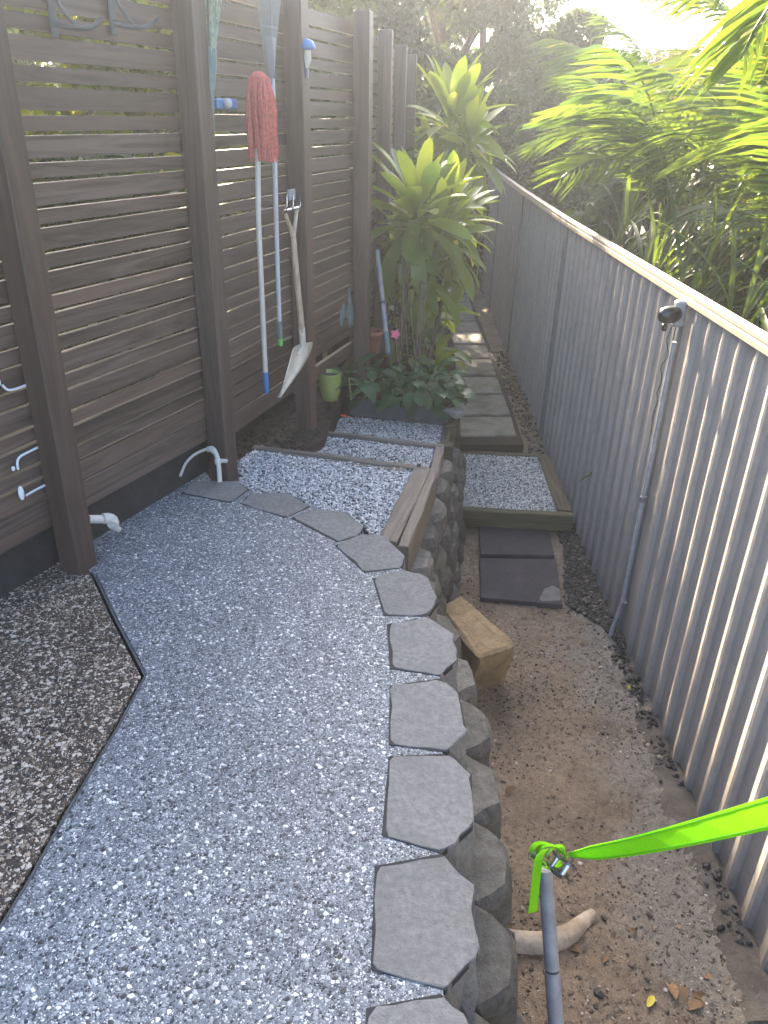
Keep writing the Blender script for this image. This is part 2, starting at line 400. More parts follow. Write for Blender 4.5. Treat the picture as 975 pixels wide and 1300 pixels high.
def stones(name, P, size, mat, flat=.65, smooth=False, parent=None):
    """many small irregular stones as one mesh. P (n,3), size (n,)"""
    global ICO_V, ICO_F
    if ICO_V is None:
        g = (1+5**.5)/2
        v = np.array([(-1, g, 0), (1, g, 0), (-1, -g, 0), (1, -g, 0), (0, -1, g), (0, 1, g), (0, -1, -g), (0, 1, -g), (g, 0, -1), (g, 0, 1), (-g, 0, -1), (-g, 0, 1)], float)
        ICO_V = v/np.linalg.norm(v[0])
        ICO_F = np.array([(0, 11, 5), (0, 5, 1), (0, 1, 7), (0, 7, 10), (0, 10, 11), (1, 5, 9), (5, 11, 4), (11, 10, 2), (10, 7, 6), (7, 1, 8), (3, 9, 4), (3, 4, 2), (3, 2, 6), (3, 6, 8), (3, 8, 9), (4, 9, 5), (2, 4, 11), (6, 2, 10), (8, 6, 7), (9, 8, 1)])
    n = len(P); P = np.asarray(P); size = np.asarray(size)
    j = 1+rng.uniform(-.28, .28, (n, 12, 1))
    v = ICO_V[None]*j
    ax = np.stack([rng.uniform(.75, 1.35, n), rng.uniform(.7, 1.0, n), rng.uniform(flat*.8, flat*1.2, n)], 1)
    v = v*ax[:, None, :]
    tilt = rng.normal(0, .35, (n, 2)); a = rng.uniform(0, 2*pi, n)
    # tilt about x then rotate z
    cx, sx = np.cos(tilt[:, 0])[:, None], np.sin(tilt[:, 0])[:, None]
    y = v[..., 1]*cx-v[..., 2]*sx; z = v[..., 1]*sx+v[..., 2]*cx; x = v[..., 0]
    ca, sa = np.cos(a)[:, None], np.sin(a)[:, None]
    v = np.stack([x*ca-y*sa, x*sa+y*ca, z], -1)*(size[:, None, None]*.5)+P[:, None, :]
    F = (ICO_F[None]+(np.arange(n)*12)[:, None, None]).reshape(-1, 3)
    me = fast_mesh(name, v.reshape(-1, 3), F, mat, smooth)
    return link(name, me, parent)
def inpoly(P, poly):
    poly = np.asarray(poly)[:, :2]; x, y = P[:, 0], P[:, 1]; r = np.zeros(len(P), bool); n = len(poly)
    for i in range(n):
        a, b = poly[i], poly[(i+1) % n]
        c = ((a[1] > y) != (b[1] > y)) & (x < (b[0]-a[0])*(y-a[1])/(b[1]-a[1]+1e-12)+a[0]); r ^= c
    return r
def scatter(poly, n):
    poly = np.asarray(poly)[:, :2]; lo, hi = poly.min(0), poly.max(0)
    P = rng.uniform(lo, hi, (int(n*2.5), 2)); return P[inpoly(P, poly)][:n]

TZ = -1.55           # terrace level below the eye
GZ = -2.45           # lower ground level
# ================================================================== GROUND AND TERRACES
# far ground sheet
mb = MB(); mb.add([(-300, -300, -2.75), (300, -300, -2.75), (300, 300, -2.75), (-300, 300, -2.75)], [(0, 1, 2, 3)])
struct('ground', mb, M['lawn'])
# lower ground with relief
def gz(x, y):
    b = np.interp(y, [0, 4.6, 5.6, 5.9, 16], [GZ, GZ, -2.40, -2.33, -2.30])
    return b + .007*vnoise(x, y, 3) + .018*np.clip((x-.95)/.3, 0, 1)
xs = np.linspace(.0, 1.36, 96); ys = np.concatenate([np.linspace(.3, 6, 380), np.linspace(6.1, 15, 90)])
X, Y = np.meshgrid(xs, ys); Zz = gz(X, Y) + .0035*np.random.default_rng(1).normal(size=X.shape)*(Y < 6)
nx = len(xs); idx = np.arange(X.size).reshape(X.shape)
F = np.stack([idx[:-1, :-1], idx[:-1, 1:], idx[1:, 1:], idx[1:, :-1]], -1).reshape(-1, 4)
lg = link('lower_ground', fast_mesh('lower_ground', np.stack([X, Y, Zz], -1).reshape(-1, 3), F, M['earth'], True)); tag(lg, kind='structure')
# cement smear along the fence foot
pts = [Z(*p, GZ) for p in [(800, 915), (815, 958), (829, 1027), (862, 1080), (885, 1142), (908, 1219), (925, 1300)]]
left = smooth_poly([p[:2] for p in pts], 26)
V = []; F = []
for i, p in enumerate(left):
    wob = .018*float(vnoise(np.array(1.0), np.array(p[1]*1.5), 8)); xs_ = np.linspace(p[0]+wob, 1.30, 8)
    for k_, x in enumerate(xs_):
        V.append((x, p[1], float(gz(np.array(x), np.array(p[1])))+(.017*min(1, k_/3.)-.009)+.012*(x-1.0)))
for i in range(len(left)-1):
    for k_ in range(7): F.append((i*8+k_, i*8+k_+1, (i+1)*8+k_+1, (i+1)*8+k_))
o = link('cement_strip', fast_mesh('cement_strip', V, F, M['cement'], True)); tag(o, kind='structure')
# grit on the lower ground
n = 26000
P = np.stack([rng.uniform(.38, 1.27, n), .9+rng.power(1.0, n)*3.6], 1)
den = vnoise(P[:, 0], P[:, 1], 9); P = P[den+rng.normal(0, .8, n) > -.35]
z = gz(P[:, 0], P[:, 1]); sz = np.clip(rng.lognormal(math.log(.0055), .55, len(P)), .0025, .024)
tag(stones('grit', np.column_stack([P, z+.001]), sz, M['grit'], .6), 'loose brown grit scattered over the sandy lower ground', 'gravel', kind='stuff')
# charcoal stones in the strip between black pavers and fence
poly = [Z(*p, GZ)[:2] for p in [(690, 650), (716, 700), (718, 770), (765, 800), (792, 835), (800, 830), (775, 790), (735, 690), (722, 655)]]
P = scatter(poly, 3600)
P2 = np.stack([1.24-np.abs(rng.normal(0, .03, 420)), 1.2+rng.power(1.6, 420)*2.2], 1)
P2 = P2[vnoise(P2[:, 0]*0+1, P2[:, 1]*3, 5) > .0]
P3 = np.stack([rng.uniform(1.12, 1.3, 900), rng.uniform(5.6, 8.5, 900)], 1)
P = np.concatenate([P, P2, P3]); z = gz(P[:, 0], P[:, 1])
tag(stones('charcoal_gravel', np.column_stack([P, z+.006+rng.uniform(0, .012, len(P))]), np.clip(rng.lognormal(math.log(.017), .4, len(P)), .006, .034), M['darkgravel'], .7),
    'charcoal coloured stones heaped along the foot of the metal fence', 'gravel', kind='stuff')

# caps of the retaining wall (measured outlines)
CAPS = [[(466, 1281), (561, 1263), (600, 1301), (612, 1400), (566, 1455), (462, 1420)],
 [(477, 1100), (561.5, 1084.6), (601.5, 1121.5), (607.7, 1210.8), (566, 1257), (472, 1231)],
 [(495, 960), (564.6, 957), (600, 983), (601.5, 1047.7), (561.5, 1083), (486, 1060)],
 [(496, 870), (559, 861), (583, 878), (593, 926), (568, 954), (495, 944.6)],
 [(492, 792), (543.6, 783), (574, 801.5), (582, 836), (559, 857), (496, 847.7)],
 [(474, 734), (512, 722.5), (543, 732), (557, 761.5), (543, 781.5), (487.7, 780.5)],
 [(426, 692), (457, 678), (486, 678.5), (514, 706), (511, 720), (463, 726)],
 [(370, 657), (400, 645.5), (440, 650), (462, 668), (455, 680), (428, 687)],
 [(305.5, 638.5), (318, 625.5), (367, 626), (393, 643), (362, 656.5)],
 [(230.5, 626), (243, 611), (300, 610), (316, 621), (293, 637.5)]]
caps = [[Z(*p, TZ)[:2] for p in c] for c in CAPS]
# aggregate path slab: groove line, fence foot, cap joints
groove = [(122, 727), (150, 785), (187, 855), (150, 925), (90, 1025), (40, 1115), (0, 1180)]
gp = [Z(*p, TZ)[:2] for p in groove]; gdir = gp[-1]-gp[-2]; gp.append(gp[-1]+gdir*4)
front = [(612, 1420), (563, 1260), (561, 1084), (562, 956), (559, 859), (545, 783), (512, 722), (460, 678), (397, 644), (318, 623), (270, 612)]
fr = [Z(*p, TZ)[:2] for p in front]
F1 = np.array([-1.15, 2.56]); F2 = np.array([-.76, 3.44])
pathpoly = [p for p in gp[::-1]] + [F1+np.array([-.1, .05]), F2+np.array([-.12, .06])] + [fr[i] for i in range(len(fr)-1, -1, -1)] + [np.array([.2, .1]), np.array([-.1, -.6])]
mb = MB(); mb.prism(pathpoly, TZ-.12, TZ-.003)
struct('concrete_path', mb, M['agg'])
# brown patio, a little lower, with a dark open joint between
gq = []
for i, p in enumerate(gp):
    t = gp[min(i+1, len(gp)-1)]-gp[max(i-1, 0)]; t = t/np.linalg.norm(t); gq.append(p+np.array([t[1], -t[0]])*.02)
patio = gq[::-1] + [np.array([-1.2, 2.62]), np.array([-1.9, 2.75]), np.array([-2.8, 2.2]), np.array([-2.6, -.8])]
mb = MB(); mb.prism(patio, TZ-.14, TZ-.007); struct('patio', mb, M['brownagg'])
mb = MB(); mb.prism([(-2.9, -1), (.1, -1), (.12, 2.4), (-.1, 2.8), (-.8, 3.3), (-1.3, 2.5), (-2.9, 2.2)], TZ-.2, TZ-.145); struct('slab_bed', mb, M['render'])
# joint edge strip
mb = MB(); rr_ = []
for i, p in enumerate(gp[:-1]):
    t = gp[min(i+1, len(gp)-1)]-gp[max(i-1, 0)]; t = t/np.linalg.norm(t); nn = np.array([t[1], -t[0]]); a_ = p+nn*.002; b_ = p+nn*.010
    rr_.append([(a_[0], a_[1], TZ-.1), (b_[0], b_[1], TZ-.1), (b_[0], b_[1], TZ-.006), (a_[0], a_[1], TZ-.0045)])
mb.rings(rr_, True, True)
struct('joint_strip', mb, M['trough'])
# ground of the yard behind the slat fence and soil of the planting bed
mb = MB(); mb.prism([(-30, -10), (-1.75, -10), (-1.75, 1.0), (-1.3, 2.55), (-.9, 3.5), (-.62, 4.42), (-.35, 5.3), (-.2, 6.3), (-.05, 7.5), (.1, 15), (-30, 15)], -2.7, TZ-.12)
struct('yard', mb, M['lawn'])
mb = MB(); mb.prism([(-.5, 5.1), (.52, 5.1), (.58, 7), (.62, 15), (-.1, 15), (-.3, 6)], -2.7, -1.98); struct('garden_soil', mb, M['soil'])
mb = MB(); mb.prism([(-1.35, 2.55), (-.75, 3.45), (-.35, 4.2), (-.3, 5.2), (-.7, 5.2), (-1.0, 3.6)], -2.7, -1.66); struct('fence_soil', mb, M['soil'])
mb = MB(); mb.prism([(1.36, -2), (14, -2), (14, 20), (1.5, 20), (1.42, 11)], -2.7, -2.3); struct('palm_bed', mb, M['soil'])

# ================================================================== RETAINING WALL
rw = thing('retaining_wall', 'curved grey retaining wall of split blocks with flat six sided caps', 'retaining wall', (.3, 2.5, GZ))
jm = MB()
for poly in caps:
    c = sum(poly)/len(poly); m = MB()
    n = len(poly); rr = []
    P_ = [np.array(p) for p in poly]
    # subdivided outline with rough split edges on the outer sides
    out = []
    for i in range(n):
        a, b = P_[i], P_[(i+1) % n]
        for f in (.07, .36, .64, .93): out.append(a*(1-f)+b*f+rng.normal(0, .0035, 2)*(1 if f else .8))
    def shr(e): return [p+(c-p)/np.linalg.norm(c-p)*e for p in out]
    jr = lambda s_: rng.normal(0, s_)
    R0 = [(p[0]+jr(.006), p[1]+jr(.006), TZ-.2) for p in shr(.006)]
    R1 = [(p[0]+jr(.006), p[1]+jr(.006), TZ-.13) for p in shr(-.004)]
    R2 = [(p[0]+jr(.005), p[1]+jr(.005), TZ-.06) for p in shr(-.002)]
    R3 = [(p[0], p[1], TZ-.004) for p in shr(0.001)]
    R4 = [(p[0], p[1], TZ+.0008+jr(.0004)) for p in shr(.004)]
    m.rings([R0, R1, R2, R3, R4], True, False)
    m.add(R4, [tuple(range(len(R4)))])
    o = m.build('block', M['cap'], rw)
    bk = np.array([-.45, 1.7])-c; bk = bk/np.linalg.norm(bk)*.0025
    q = [p+(p-c)/np.linalg.norm(p-c)*.001+bk for p in P_]
    jm.prism(q, TZ-.02, TZ-.0012)
jm.build('joint', M['render'], rw)
cy = [.35, .9, 1.13, 1.45, 1.8, 2.1, 2.4, 2.7, 2.95, 3.3, 3.7, 4.2, 4.8, 5.35, 6.0]
cx = [.13, .22, .25, .275, .285, .275, .235, .16, .13, .18, .255, .32, .40, .45, .50]
def wx(y): return float(np.interp(y, cy, cx))
blk_meshes = []
for v_ in range(6):
    m = MB(); base = [(-.125, -.2), (.125, -.2), (.129, -.045), (.066, .038), (-.06, .042), (-.129, -.04)]
    out = []
    for i in range(6):
        a, b = np.array(base[i]), np.array(base[(i+1) % 6])
        k_ = (0,) if i in (0,) else (0, .5)
        for f in k_: out.append(a*(1-f)+b*f)
    rings = []
    for zz, sh in ((0, .0), (.045, .012), (.10, .014), (.15, .010), (.188, -.004)):
        rings.append([(p[0]+rng.normal(0, .004), p[1]+(sh if p[1] > -.1 else 0)+rng.normal(0, .005), zz+rng.normal(0, .003)) for p in out])
    m.rings(rings, True, True); blk_meshes.append(m.mesh('block', M['block']))
for k_ in range(4):
    s_ = .40 + (k_ % 2)*.13
    ztop = -1.755-.19*k_ ; y = s_
    while y < 5.6:
        x = wx(y)+.028*(k_+1); t = np.array([wx(y+.05)-wx(y-.05), .1, 0]); t /= np.linalg.norm(t)
        nrm = np.array([t[1], -t[0], 0]); R = np.stack([-t, nrm, [0, 0, 1]], 1)     # local y = outward
        R = R@Rz(random.gauss(0, .035))
        if not (y > (4.25, 4.75, 5.2, 9)[k_]):
            link('block', random.choice(blk_meshes), rw, mw=rw.matrix_basis.inverted() @ mat4((x, y, ztop-.19+random.gauss(0, .003)), R))
        y += .262
# ================================================================== TIMBER STEPS WITH GRAVEL
st = thing('timber_steps', 'weathered sleeper steps filled with white gravel leading down to the planter', 'steps', (-.1, 4.0, -1.8))
def beam(a, b, w, h, mat, parent, name='sleeper', up=(0, 0, 1)):
    a, b = np.array(a, float), np.array(b, float); R = frame(b-a, up); L = np.linalg.norm(b-a); m = MB()
    xsn = max(2, int(L/.1)+1); y, z = w/2, h/2; bv = .006
    sec = [(-y+bv, -z), (y-bv, -z), (y, -z+bv), (y, z-bv), (y-bv, z), (-y+bv, z), (-y, z-bv), (-y, -z+bv)]
    rr = [[(x, p[0]+rng.normal(0, .0015), p[1]+rng.normal(0, .0015)) for p in sec] for x in np.linspace(-L/2, L/2, xsn)]
    m.rings(rr, True, True)
    return link(name, m.mesh(name, mat), parent, mw=parent.matrix_basis.inverted() @ mat4((a+b)/2, R))
Zs1, Zs2, Zs3 = -1.585, -1.69, -1.80
p = lambda x, y, z: tuple(Z(x, y, z))
# panel 1 (top)
A, B = Z(491, 686, Zs1), Z(537, 593, Zs1); A[2] -= .04; B[2] -= .04
beam(A, B, .085, .08, M['sleeper'], st)
A2, B2 = Z(512, 694, Zs1-.01), Z(549, 597, Zs1-.01)
beam(A2-[0, 0, .1], B2-[0, 0, .1], .05, .2, M['sleeper'], st)
L1, R1 = Z(322, 566, Zs1), Z(541, 594, Zs1); beam(L1-[0, 0, .09], R1-[0, 0, .09], .05, .18, M['sleeper'], st)
L1b, R1b = Z(362, 575, Zs1-.01), Z(515, 597, Zs1-.01); beam(L1b-[0, 0, .03], R1b-[0, 0, .03], .04, .06, M['sleeper'], st)
# panel 2
A3, B3 = Z(549, 606, Zs2), Z(559, 563, Zs2); beam(A3-[0, 0, .09], B3-[0, 0, .09], .05, .18, M['sleeper'], st)
A3, B3 = Z(538, 640, Zs2-.03), Z(550, 600, Zs2-.03); beam(A3-[0, 0, .05], B3-[0, 0, .05], .045, .1, M['sleeper'], st)
L2, R2 = Z(396, 546, Zs2), Z(561, 565, Zs2); beam(L2-[0, 0, .08], R2-[0, 0, .08], .045, .16, M['sleeper'], st)
# panel 3
A4, B4 = Z(562, 564, Zs3), Z(567, 541, Zs3); beam(A4-[0, 0, .08], B4-[0, 0, .08], .05, .16, M['sleeper'], st)
A5 = Z(568, 563, -1.78); m = MB(); m.box(A5-[0, 0, .08], (.07, .07, .16), None, .006); m.build('sleeper', M['mosswood'], st)
def fill(poly, z, n, parent, s0=.009, s1=.02, mat='gravel'):
    mbb = MB(); mbb.prism(poly, z-.12, z-.012); mbb.build('gravel_bed', M['cap'], parent)
    P = scatter(poly, n); o = stones('gravel', np.column_stack([P, z-.008+rng.uniform(0, .008, len(P))]), rng.uniform(s0, s1, len(P)), M[mat], .7, False, None)
    o.parent = parent; o.matrix_parent_inverse = parent.matrix_basis.inverted(); o['kind'] = 'stuff'
xy = lambda pts, z: [Z(x, y, z)[:2] for x, y in pts]
fill(xy([(296, 606), (302, 585), (330, 565), (368, 576), (534, 597), (486, 684), (470, 676), (455, 662), (432, 650), (400, 645), (390, 640), (367, 626), (318, 625)], Zs1-.012), Zs1-.012, 12000, st, .007, .016)
fill(xy([(355, 569), (396, 545), (556, 565), (540, 600)], Zs2-.02), Zs2-.02, 6500, st, .007, .016)
fill(xy([(398, 549), (438, 528), (566, 540), (561, 567)], Zs3-.01), Zs3-.01, 6500, st, .007, .016)
bl = MB(); c = Z(532, 589, Zs1+.012); bl.tube([c-[0, 0, .015], c+[0, 0, .006]], .011, 8); bl.build('bolt', M['hook'], st)

# gravel box step on the lower path
bs = thing('step_box', 'low mossy timber frame filled with grey white gravel on the lower path', 'step', (.85, 5.1, GZ))
c0, c1, c2, c3 = Z(586, 643, -2.3), Z(727, 651, -2.3), Z(698, 577, -2.3), Z(582, 572, -2.3)
beam(c0-[0, .02, .06], c1-[0, .02, .06], .06, .12, M['mosswood'], bs); beam(c1+[-.045, .035, -.062], c2+[-.045, -.035, -.062], .1, .12, M['mosswood'], bs)
beam(c2-[.02, 0, .066], c3-[0, 0, .066], .055, .12, M['mosswood'], bs)
fill([c0[:2], c1[:2]-[.08, 0], c2[:2]-[.08, 0], c3[:2]], -2.315, 13000, bs, .008, .018)
# black pavers
for (pp, lab) in ((([(609, 708), (706, 709.5), (714, 768), (610, 758)]), 'flat black square paver with a pale grey patch on its near right corner'),
                  (([(608, 657), (695, 664), (704, 705), (610, 703)]), 'flat black square paver lying against the front of the gravel step box')):
    q = [Z(*a, -2.415)[:2] for a in pp]; m = MB(); m.prism(q, -2.46, -2.415, bev=.005); o = m.build('paver', M['blackpaver']); tag(o, lab, 'paver')
    if 'pale' in lab:
        m = MB(); qq = [Z(*a, -2.413)[:2] for a in [(712, 762), (711, 748), (702, 743), (691, 747), (685, 760), (688, 763)]]; m.prism(qq, -2.42, -2.4135)
        pch = m.build('cement_patch', M['render2'], o)
# far stepping path
sp = MB(); sp.prism([(.5, 5.66), (1.07, 5.68), (1.12, 7.5), (1.16, 13.5), (.62, 13.5)], -2.45, -2.262)
spo = struct('stepping_path', sp, M['joint'])
edge = [(584, 656, 553), (583, 648, 526), (581, 638, 498.5), (579, 630, 476), (577, 622, 455), (575, 616, 437), (572, 610, 421), (570, 604, 407), (568, 600, 394.5), (566, 597, 383), (565, 594, 373), (564, 591, 364), (563, 588, 356), (562, 585, 349)]
for i in range(len(edge)-1):
    l0, r0, y0 = edge[i]; l1, r1, y1 = edge[i+1]; zt = -2.25
    a, b = Z(l0, y0, zt), Z(r0, y0, zt); d, c = Z(l1, y1, zt), Z(r1, y1, zt)
    g = .06; q = [a[:2], b[:2], c[:2]-[0, g], d[:2]-[0, g]]
    m = MB(); th = .05; dz = random.gauss(0, .004)
    m.prism(q, zt-.055, zt+.006+dz, bev=.008); m.build('paver', M['pathpaver'], spo)

# sandstone block
ST = -2.19
T = [Z(558, 770, ST), Z(586, 755, ST), Z(654, 817, ST), Z(608, 834, ST)]
Bm = [Z(575, 878, GZ), Z(600, 800, GZ), Z(641, 866, GZ-.01), Z(594, 880, GZ-.01)]
m = MB(); rr = []
tc = sum(T)/4
Bp = [np.array([t[0], t[1], 0])+np.array([0.02, .03, 0]) for t in T]
def ringq(Q, z, e):
    c = sum(q[:2] for q in Q)/4; out = []
    for i in range(4):
        for f in (.06, .35, .65, .94):
            q = np.array(Q[i][:2])*(1-f)+np.array(Q[(i+1) % 4][:2])*f; q = q+(c-q)*e+rng.normal(0, .004, 2); out.append((q[0], q[1], z+rng.normal(0, .003)))
    return out
foot = [np.array([T[0][0], T[0][1]-.01, 0]), np.array([T[1][0]-.01, T[1][1], 0]), Z(642, 868, GZ), Z(594, 881, GZ)]
lv = [(0, 0), (.1, -.0), (.5, 0), (.86, -.03), (.965, -.01), (1.0, .06)]
rings = []
for f, e in lv:
    Q = [np.array(foot[i][:2])*(1-f)+np.array(T[i][:2])*f for i in range(4)]
    rings.append(ringq(Q, (GZ-.03)*(1-f)+ST*f, e))
m.rings(rings, True, False); cpt = sum(np.array(p) for p in rings[-1])/16
mid = [tuple(np.array(p)*.5+cpt*.5+np.array([0, 0, rng.normal(0.002, .0012)])) for p in rings[-1]]
m.rings([rings[-1], mid], False, True)
tag(m.build('sandstone_block', M['sand']), 'upright rough sandstone block leaning against the retaining wall', 'stone block')

# ================================================================== METAL FENCE (right)
mf = thing('metal_fence', 'ribbed grey steel sheet fence with cream top rail along the path', 'fence', (1.27, 5, GZ))
FY = [-.6, 1.03, 3.47, 6.0, 8.42, 10.85, 13.3]
def fxy(y): return float(np.interp(y, [-1, 6, 8.4, 11, 13.4], [1.265, 1.265, 1.31, 1.39, 1.5]))
zt, zb = -.70, -2.5
for i in range(len(FY)-1):
    y0, y1 = FY[i]+.02, FY[i+1]-.02; m = MB(); prof = []
    y = y0+.03; prof.append((y0, .0))
    pitch = .150
    while y+pitch < y1:
        # valley, steep near side, crest, long shallow far side
        prof += [(y, 0), (y+.066, 0), (y+.074, -.020), (y+.088, -.0220), (y+.146, -.0012)]
        y += pitch
    prof += [(y1, 0)]
    nz = 2
    rings = []
    for zz in (zb, zt+.03):
        rings.append([(fxy(yy)+dx+(.022 if zz > -1 else 0), yy, zz) for yy, dx in prof])
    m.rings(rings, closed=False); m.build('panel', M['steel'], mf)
    # top rail with rolled ribs, bottom rail
    sec = [(-.026, -.03), (-.030, -.026), (-.030, -.006), (-.026, 0), (-.028, .006), (-.028, .018), (-.016, .022), (-.013, .019), (.004, .019), (.007, .022), (.02, .018), (.022, -.03)]
    m = MB(); rings = [[(fxy(yy)+.022+q[0], yy, zt+.035+q[1]) for q in sec] for yy in (y0-.018, y1+.018)]
    m.rings(rings, True, True); m.build('top_rail', M['rail'], mf)
    m = MB(); m.box(((fxy(y0)+fxy(y1))/2+.012, (y0+y1)/2, zb+.03), (.03, y1-y0, .05)); m.build('bottom_rail', M['fpost'], mf)
for y in FY[1:-1]:
    m = MB(); x = fxy(y)
    for s_ in (-1, 1):
        m.rings([[(x-.012+(.022 if zz > -1 else 0), y+s_*.006, zz), (x-.02+(.022 if zz > -1 else 0), y+s_*.008, zz), (x-.02+(.022 if zz > -1 else 0), y+s_*.034, zz), (x-.002+(.022 if zz > -1 else 0), y+s_*.036, zz), (x+.03, y+s_*.036, zz), (x+.03, y+s_*.006, zz)] for zz in (zb, zt+.03)], True, True)
    m.build('post', M['fpost'], mf)
    m = MB(); m.box((x+.012, y, (zb+zt)/2), (.02, .011, zt-zb)); m.build('joint_gap', M['black'], mf)
# conduit and camera light on the fence post
cd = thing('conduit', 'thin grey conduit clipped down the fence post below the round light', 'pipe', (1.235, 3.42, GZ))
x0 = 1.228
m = MB(); m.tube([(x0+.018, 3.40, -.86), (x0+.012, 3.40, -1.4), (x0, 3.40, -2.2), (x0-.02, 3.41, -2.36), (x0-.03, 3.42, -2.5)], .011, 10); m.build('pipe', M['greypvc'], cd)
for zz in (-1.62, -2.22):
    m = MB(); m.tube([(x0+.008, 3.40, zz-.014), (x0+.008, 3.40, zz+.014)], .0165, 12); m.box((x0+.02, 3.43, zz), (.012, .05, .024)); m.build('clip', M['fpost'], cd)
ll = thing('fence_light', 'round dark glossy light on a bracket at the fence top', 'light', Z(860, 392, 0)*0+np.array([1.20, 3.35, -.72]))
Lc = np.array([1.185, 3.36, -.735])
m = MB(); m.lathe([(.004, -.055), (.03, -.045), (.036, -.02), (.036, .01), (.028, .035), (.01, .045)], Lc, 18, frame((0, 0, 1), (-.9, -.35, -.25)))
m.build('head', M['black'], ll)
m = MB(); m.lathe([(.030, -.004), (.034, -.001), (.034, .006), (.030, .008)], Lc-np.array([-.9, -.35, -.25])*-.0, 18, frame((0, 0, 1), (-.9, -.35, -.25))); m.build('ring', M['chrome'], ll)
m = MB(); m.box(Lc+np.array([.055, .03, .0]), (.05, .045, .11), None, .008); m.build('bracket', M['greypvc'], ll)
m = MB(); m.box(Lc+np.array([-.01, -.005, -.052]), (.02, .022, .03), None, .004); m.build('sensor', M['black'], ll)
wp = [(1.225, 3.41, -.80), (1.222, 3.43, -.86), (1.23, 3.40, -.92), (1.222, 3.44, -.98), (1.225, 3.41, -1.03), (1.215, 3.40, -1.07), (1.225, 3.44, -1.10), (1.222, 3.405, -1.14), (1.222, 3.43, -1.2), (1.225, 3.42, -1.30)]
m = MB(); m.tube(smooth_poly(wp, 50), .0022, 5); tag(m.build('light_cable', M['cable']), 'thin dark cable looping down the fence post under the light', 'cable')

# ================================================================== SLAT FENCE (left)
sf = thing('slat_fence', 'tall dark brown timber slat fence with square posts on the left', 'fence', (-.76, 3.44, TZ))
POST = [np.array(q) for q in [(-1.15, 2.56), (-.765, 3.44), (-.465, 4.36), (-.175, 5.25), (-.055, 6.25), (.06, 7.3), (.17, 8.4)]]
zpost = [TZ-.06, TZ-.06, -1.75, -1.85, -2.0, -2.0, -2.0]
def postdir(i):
    a = POST[max(i-1, 0)]; b = POST[min(i+1, len(POST)-1)]; d = b-a; return d/np.linalg.norm(d)
for i, q in enumerate(POST):
    d = postdir(i); R = Rz(math.atan2(d[1], d[0])); h = .5-zpost[i]+random.uniform(-.01, .02); m = MB()
    sx, sy, b = .047, .047, .004
    sec = [(-sx+b, -sy), (sx-b, -sy), (sx, -sy+b), (sx, sy-b), (sx-b, sy), (-sx+b, sy), (-sx, sy-b), (-sx, -sy+b)]
    m.rings([[(p_[0]*e, p_[1]*e, z_) for p_ in sec] for z_, e in ((0, 1), (h-.005, 1), (h, .9))], True, True)
    link('post', m.mesh('post', M['post']), sf, mw=sf.matrix_basis.inverted() @ mat4((q[0], q[1], zpost[i]), R))
def bay(a, b, zlo, ztop, phase=0, off=.07):
    d = b-a; L = np.linalg.norm(d); t = d/L; nr = np.array([-t[1], t[0]]); c = (a+b)/2+nr*off
    z = ztop; k_ = 0
    R = frame((t[0], t[1], 0))
    hs = (.0660, .0440); gaps = (.0145, .0135)
    while z-hs[(k_+phase) % 2] > zlo:
        h = hs[(k_+phase) % 2]; gap = gaps[k_ % 2]
        m = MB(); th = .024; ybow = random.gauss(0, .0015)
        seg = 5; rr = []
        tl = random.gauss(0, .0012)
        for x in np.linspace(-L/2, L/2, seg):
            bw = ybow*(1-(2*x/L)**2); dz = tl*x/L*2
            rr.append([(x, -th/2+bw, -h/2+dz), (x, th/2+bw, -h/2+dz), (x, th/2+bw, h/2+dz), (x, -th/2+bw, h/2+dz)])
        m.rings(rr, True, True)
        link('slat', m.mesh('slat', M['slat']), sf, mw=sf.matrix_basis.inverted() @ mat4((c[0], c[1], z-h/2), R))
        z -= h+gap; k_ += 1
    return z
P0 = POST[0]-(POST[1]-POST[0])*.9
ztop = .196+.0685*4
zl0 = bay(P0, POST[0], -1.27, ztop, 0)
zl1 = bay(POST[0], POST[1], -1.27, ztop, 0)
bay(POST[1], POST[2], -1.33, ztop-.012, 1)
bay(POST[2], POST[3], -1.36, ztop-.005, 0)
bay(POST[3], POST[4], -1.45, ztop-.02, 1)
bay(POST[4], POST[5], -1.45, ztop, 0)
bay(POST[5], POST[6], -1.45, ztop, 1)
# plinths and kick rail; plinths past the second post are added shade boards
def board(a, b, z0, z1, off, th, mat, nm):
    d = b-a; L = np.linalg.norm(d); t = d/L; nr = np.array([-t[1], t[0]]); c = (a+b)/2+nr*off; R = frame((t[0], t[1], 0)); m = MB(); m.box((0, 0, 0), (L, th, z1-z0), None, .003)
    link(nm, m.mesh(nm, mat), sf, mw=sf.matrix_basis.inverted() @ mat4((c[0], c[1], (z0+z1)/2), R))
board(POST[0], POST[1], -1.70, -1.25, .115, .03, M['render'], 'plinth_or_shade_board')
board(POST[0], POST[1], -1.375, zl1, .07, .026, M['slat'], 'bottom_board')
board(P0, POST[0], -1.375, zl0, .07, .026, M['slat'], 'bottom_board')
board(POST[1], POST[2], -2.0, -1.3, .30, .03, M['render'], 'plinth_or_shade_board')  # added dark board standing for shade, hides the bright yard behind
board(POST[2], POST[3], -2.0, -1.3, .30, .03, M['render'], 'plinth_or_shade_board')
board(POST[3], POST[4], -2.1, -1.3, .22, .03, M['render'], 'plinth_or_shade_board')
board(POST[4], POST[6], -2.1, -1.3, .22, .03, M['render'], 'plinth_or_shade_board')
board(P0, POST[0], -1.70, -1.25, .115, .03, M['render'], 'plinth_or_shade_board')
board(POST[1], POST[2], -1.43, -1.345, .07, .03, M['slat'], 'bottom_board')
board(POST[2], POST[3], -1.46, -1.375, .07, .03, M['slat'], 'bottom_board')

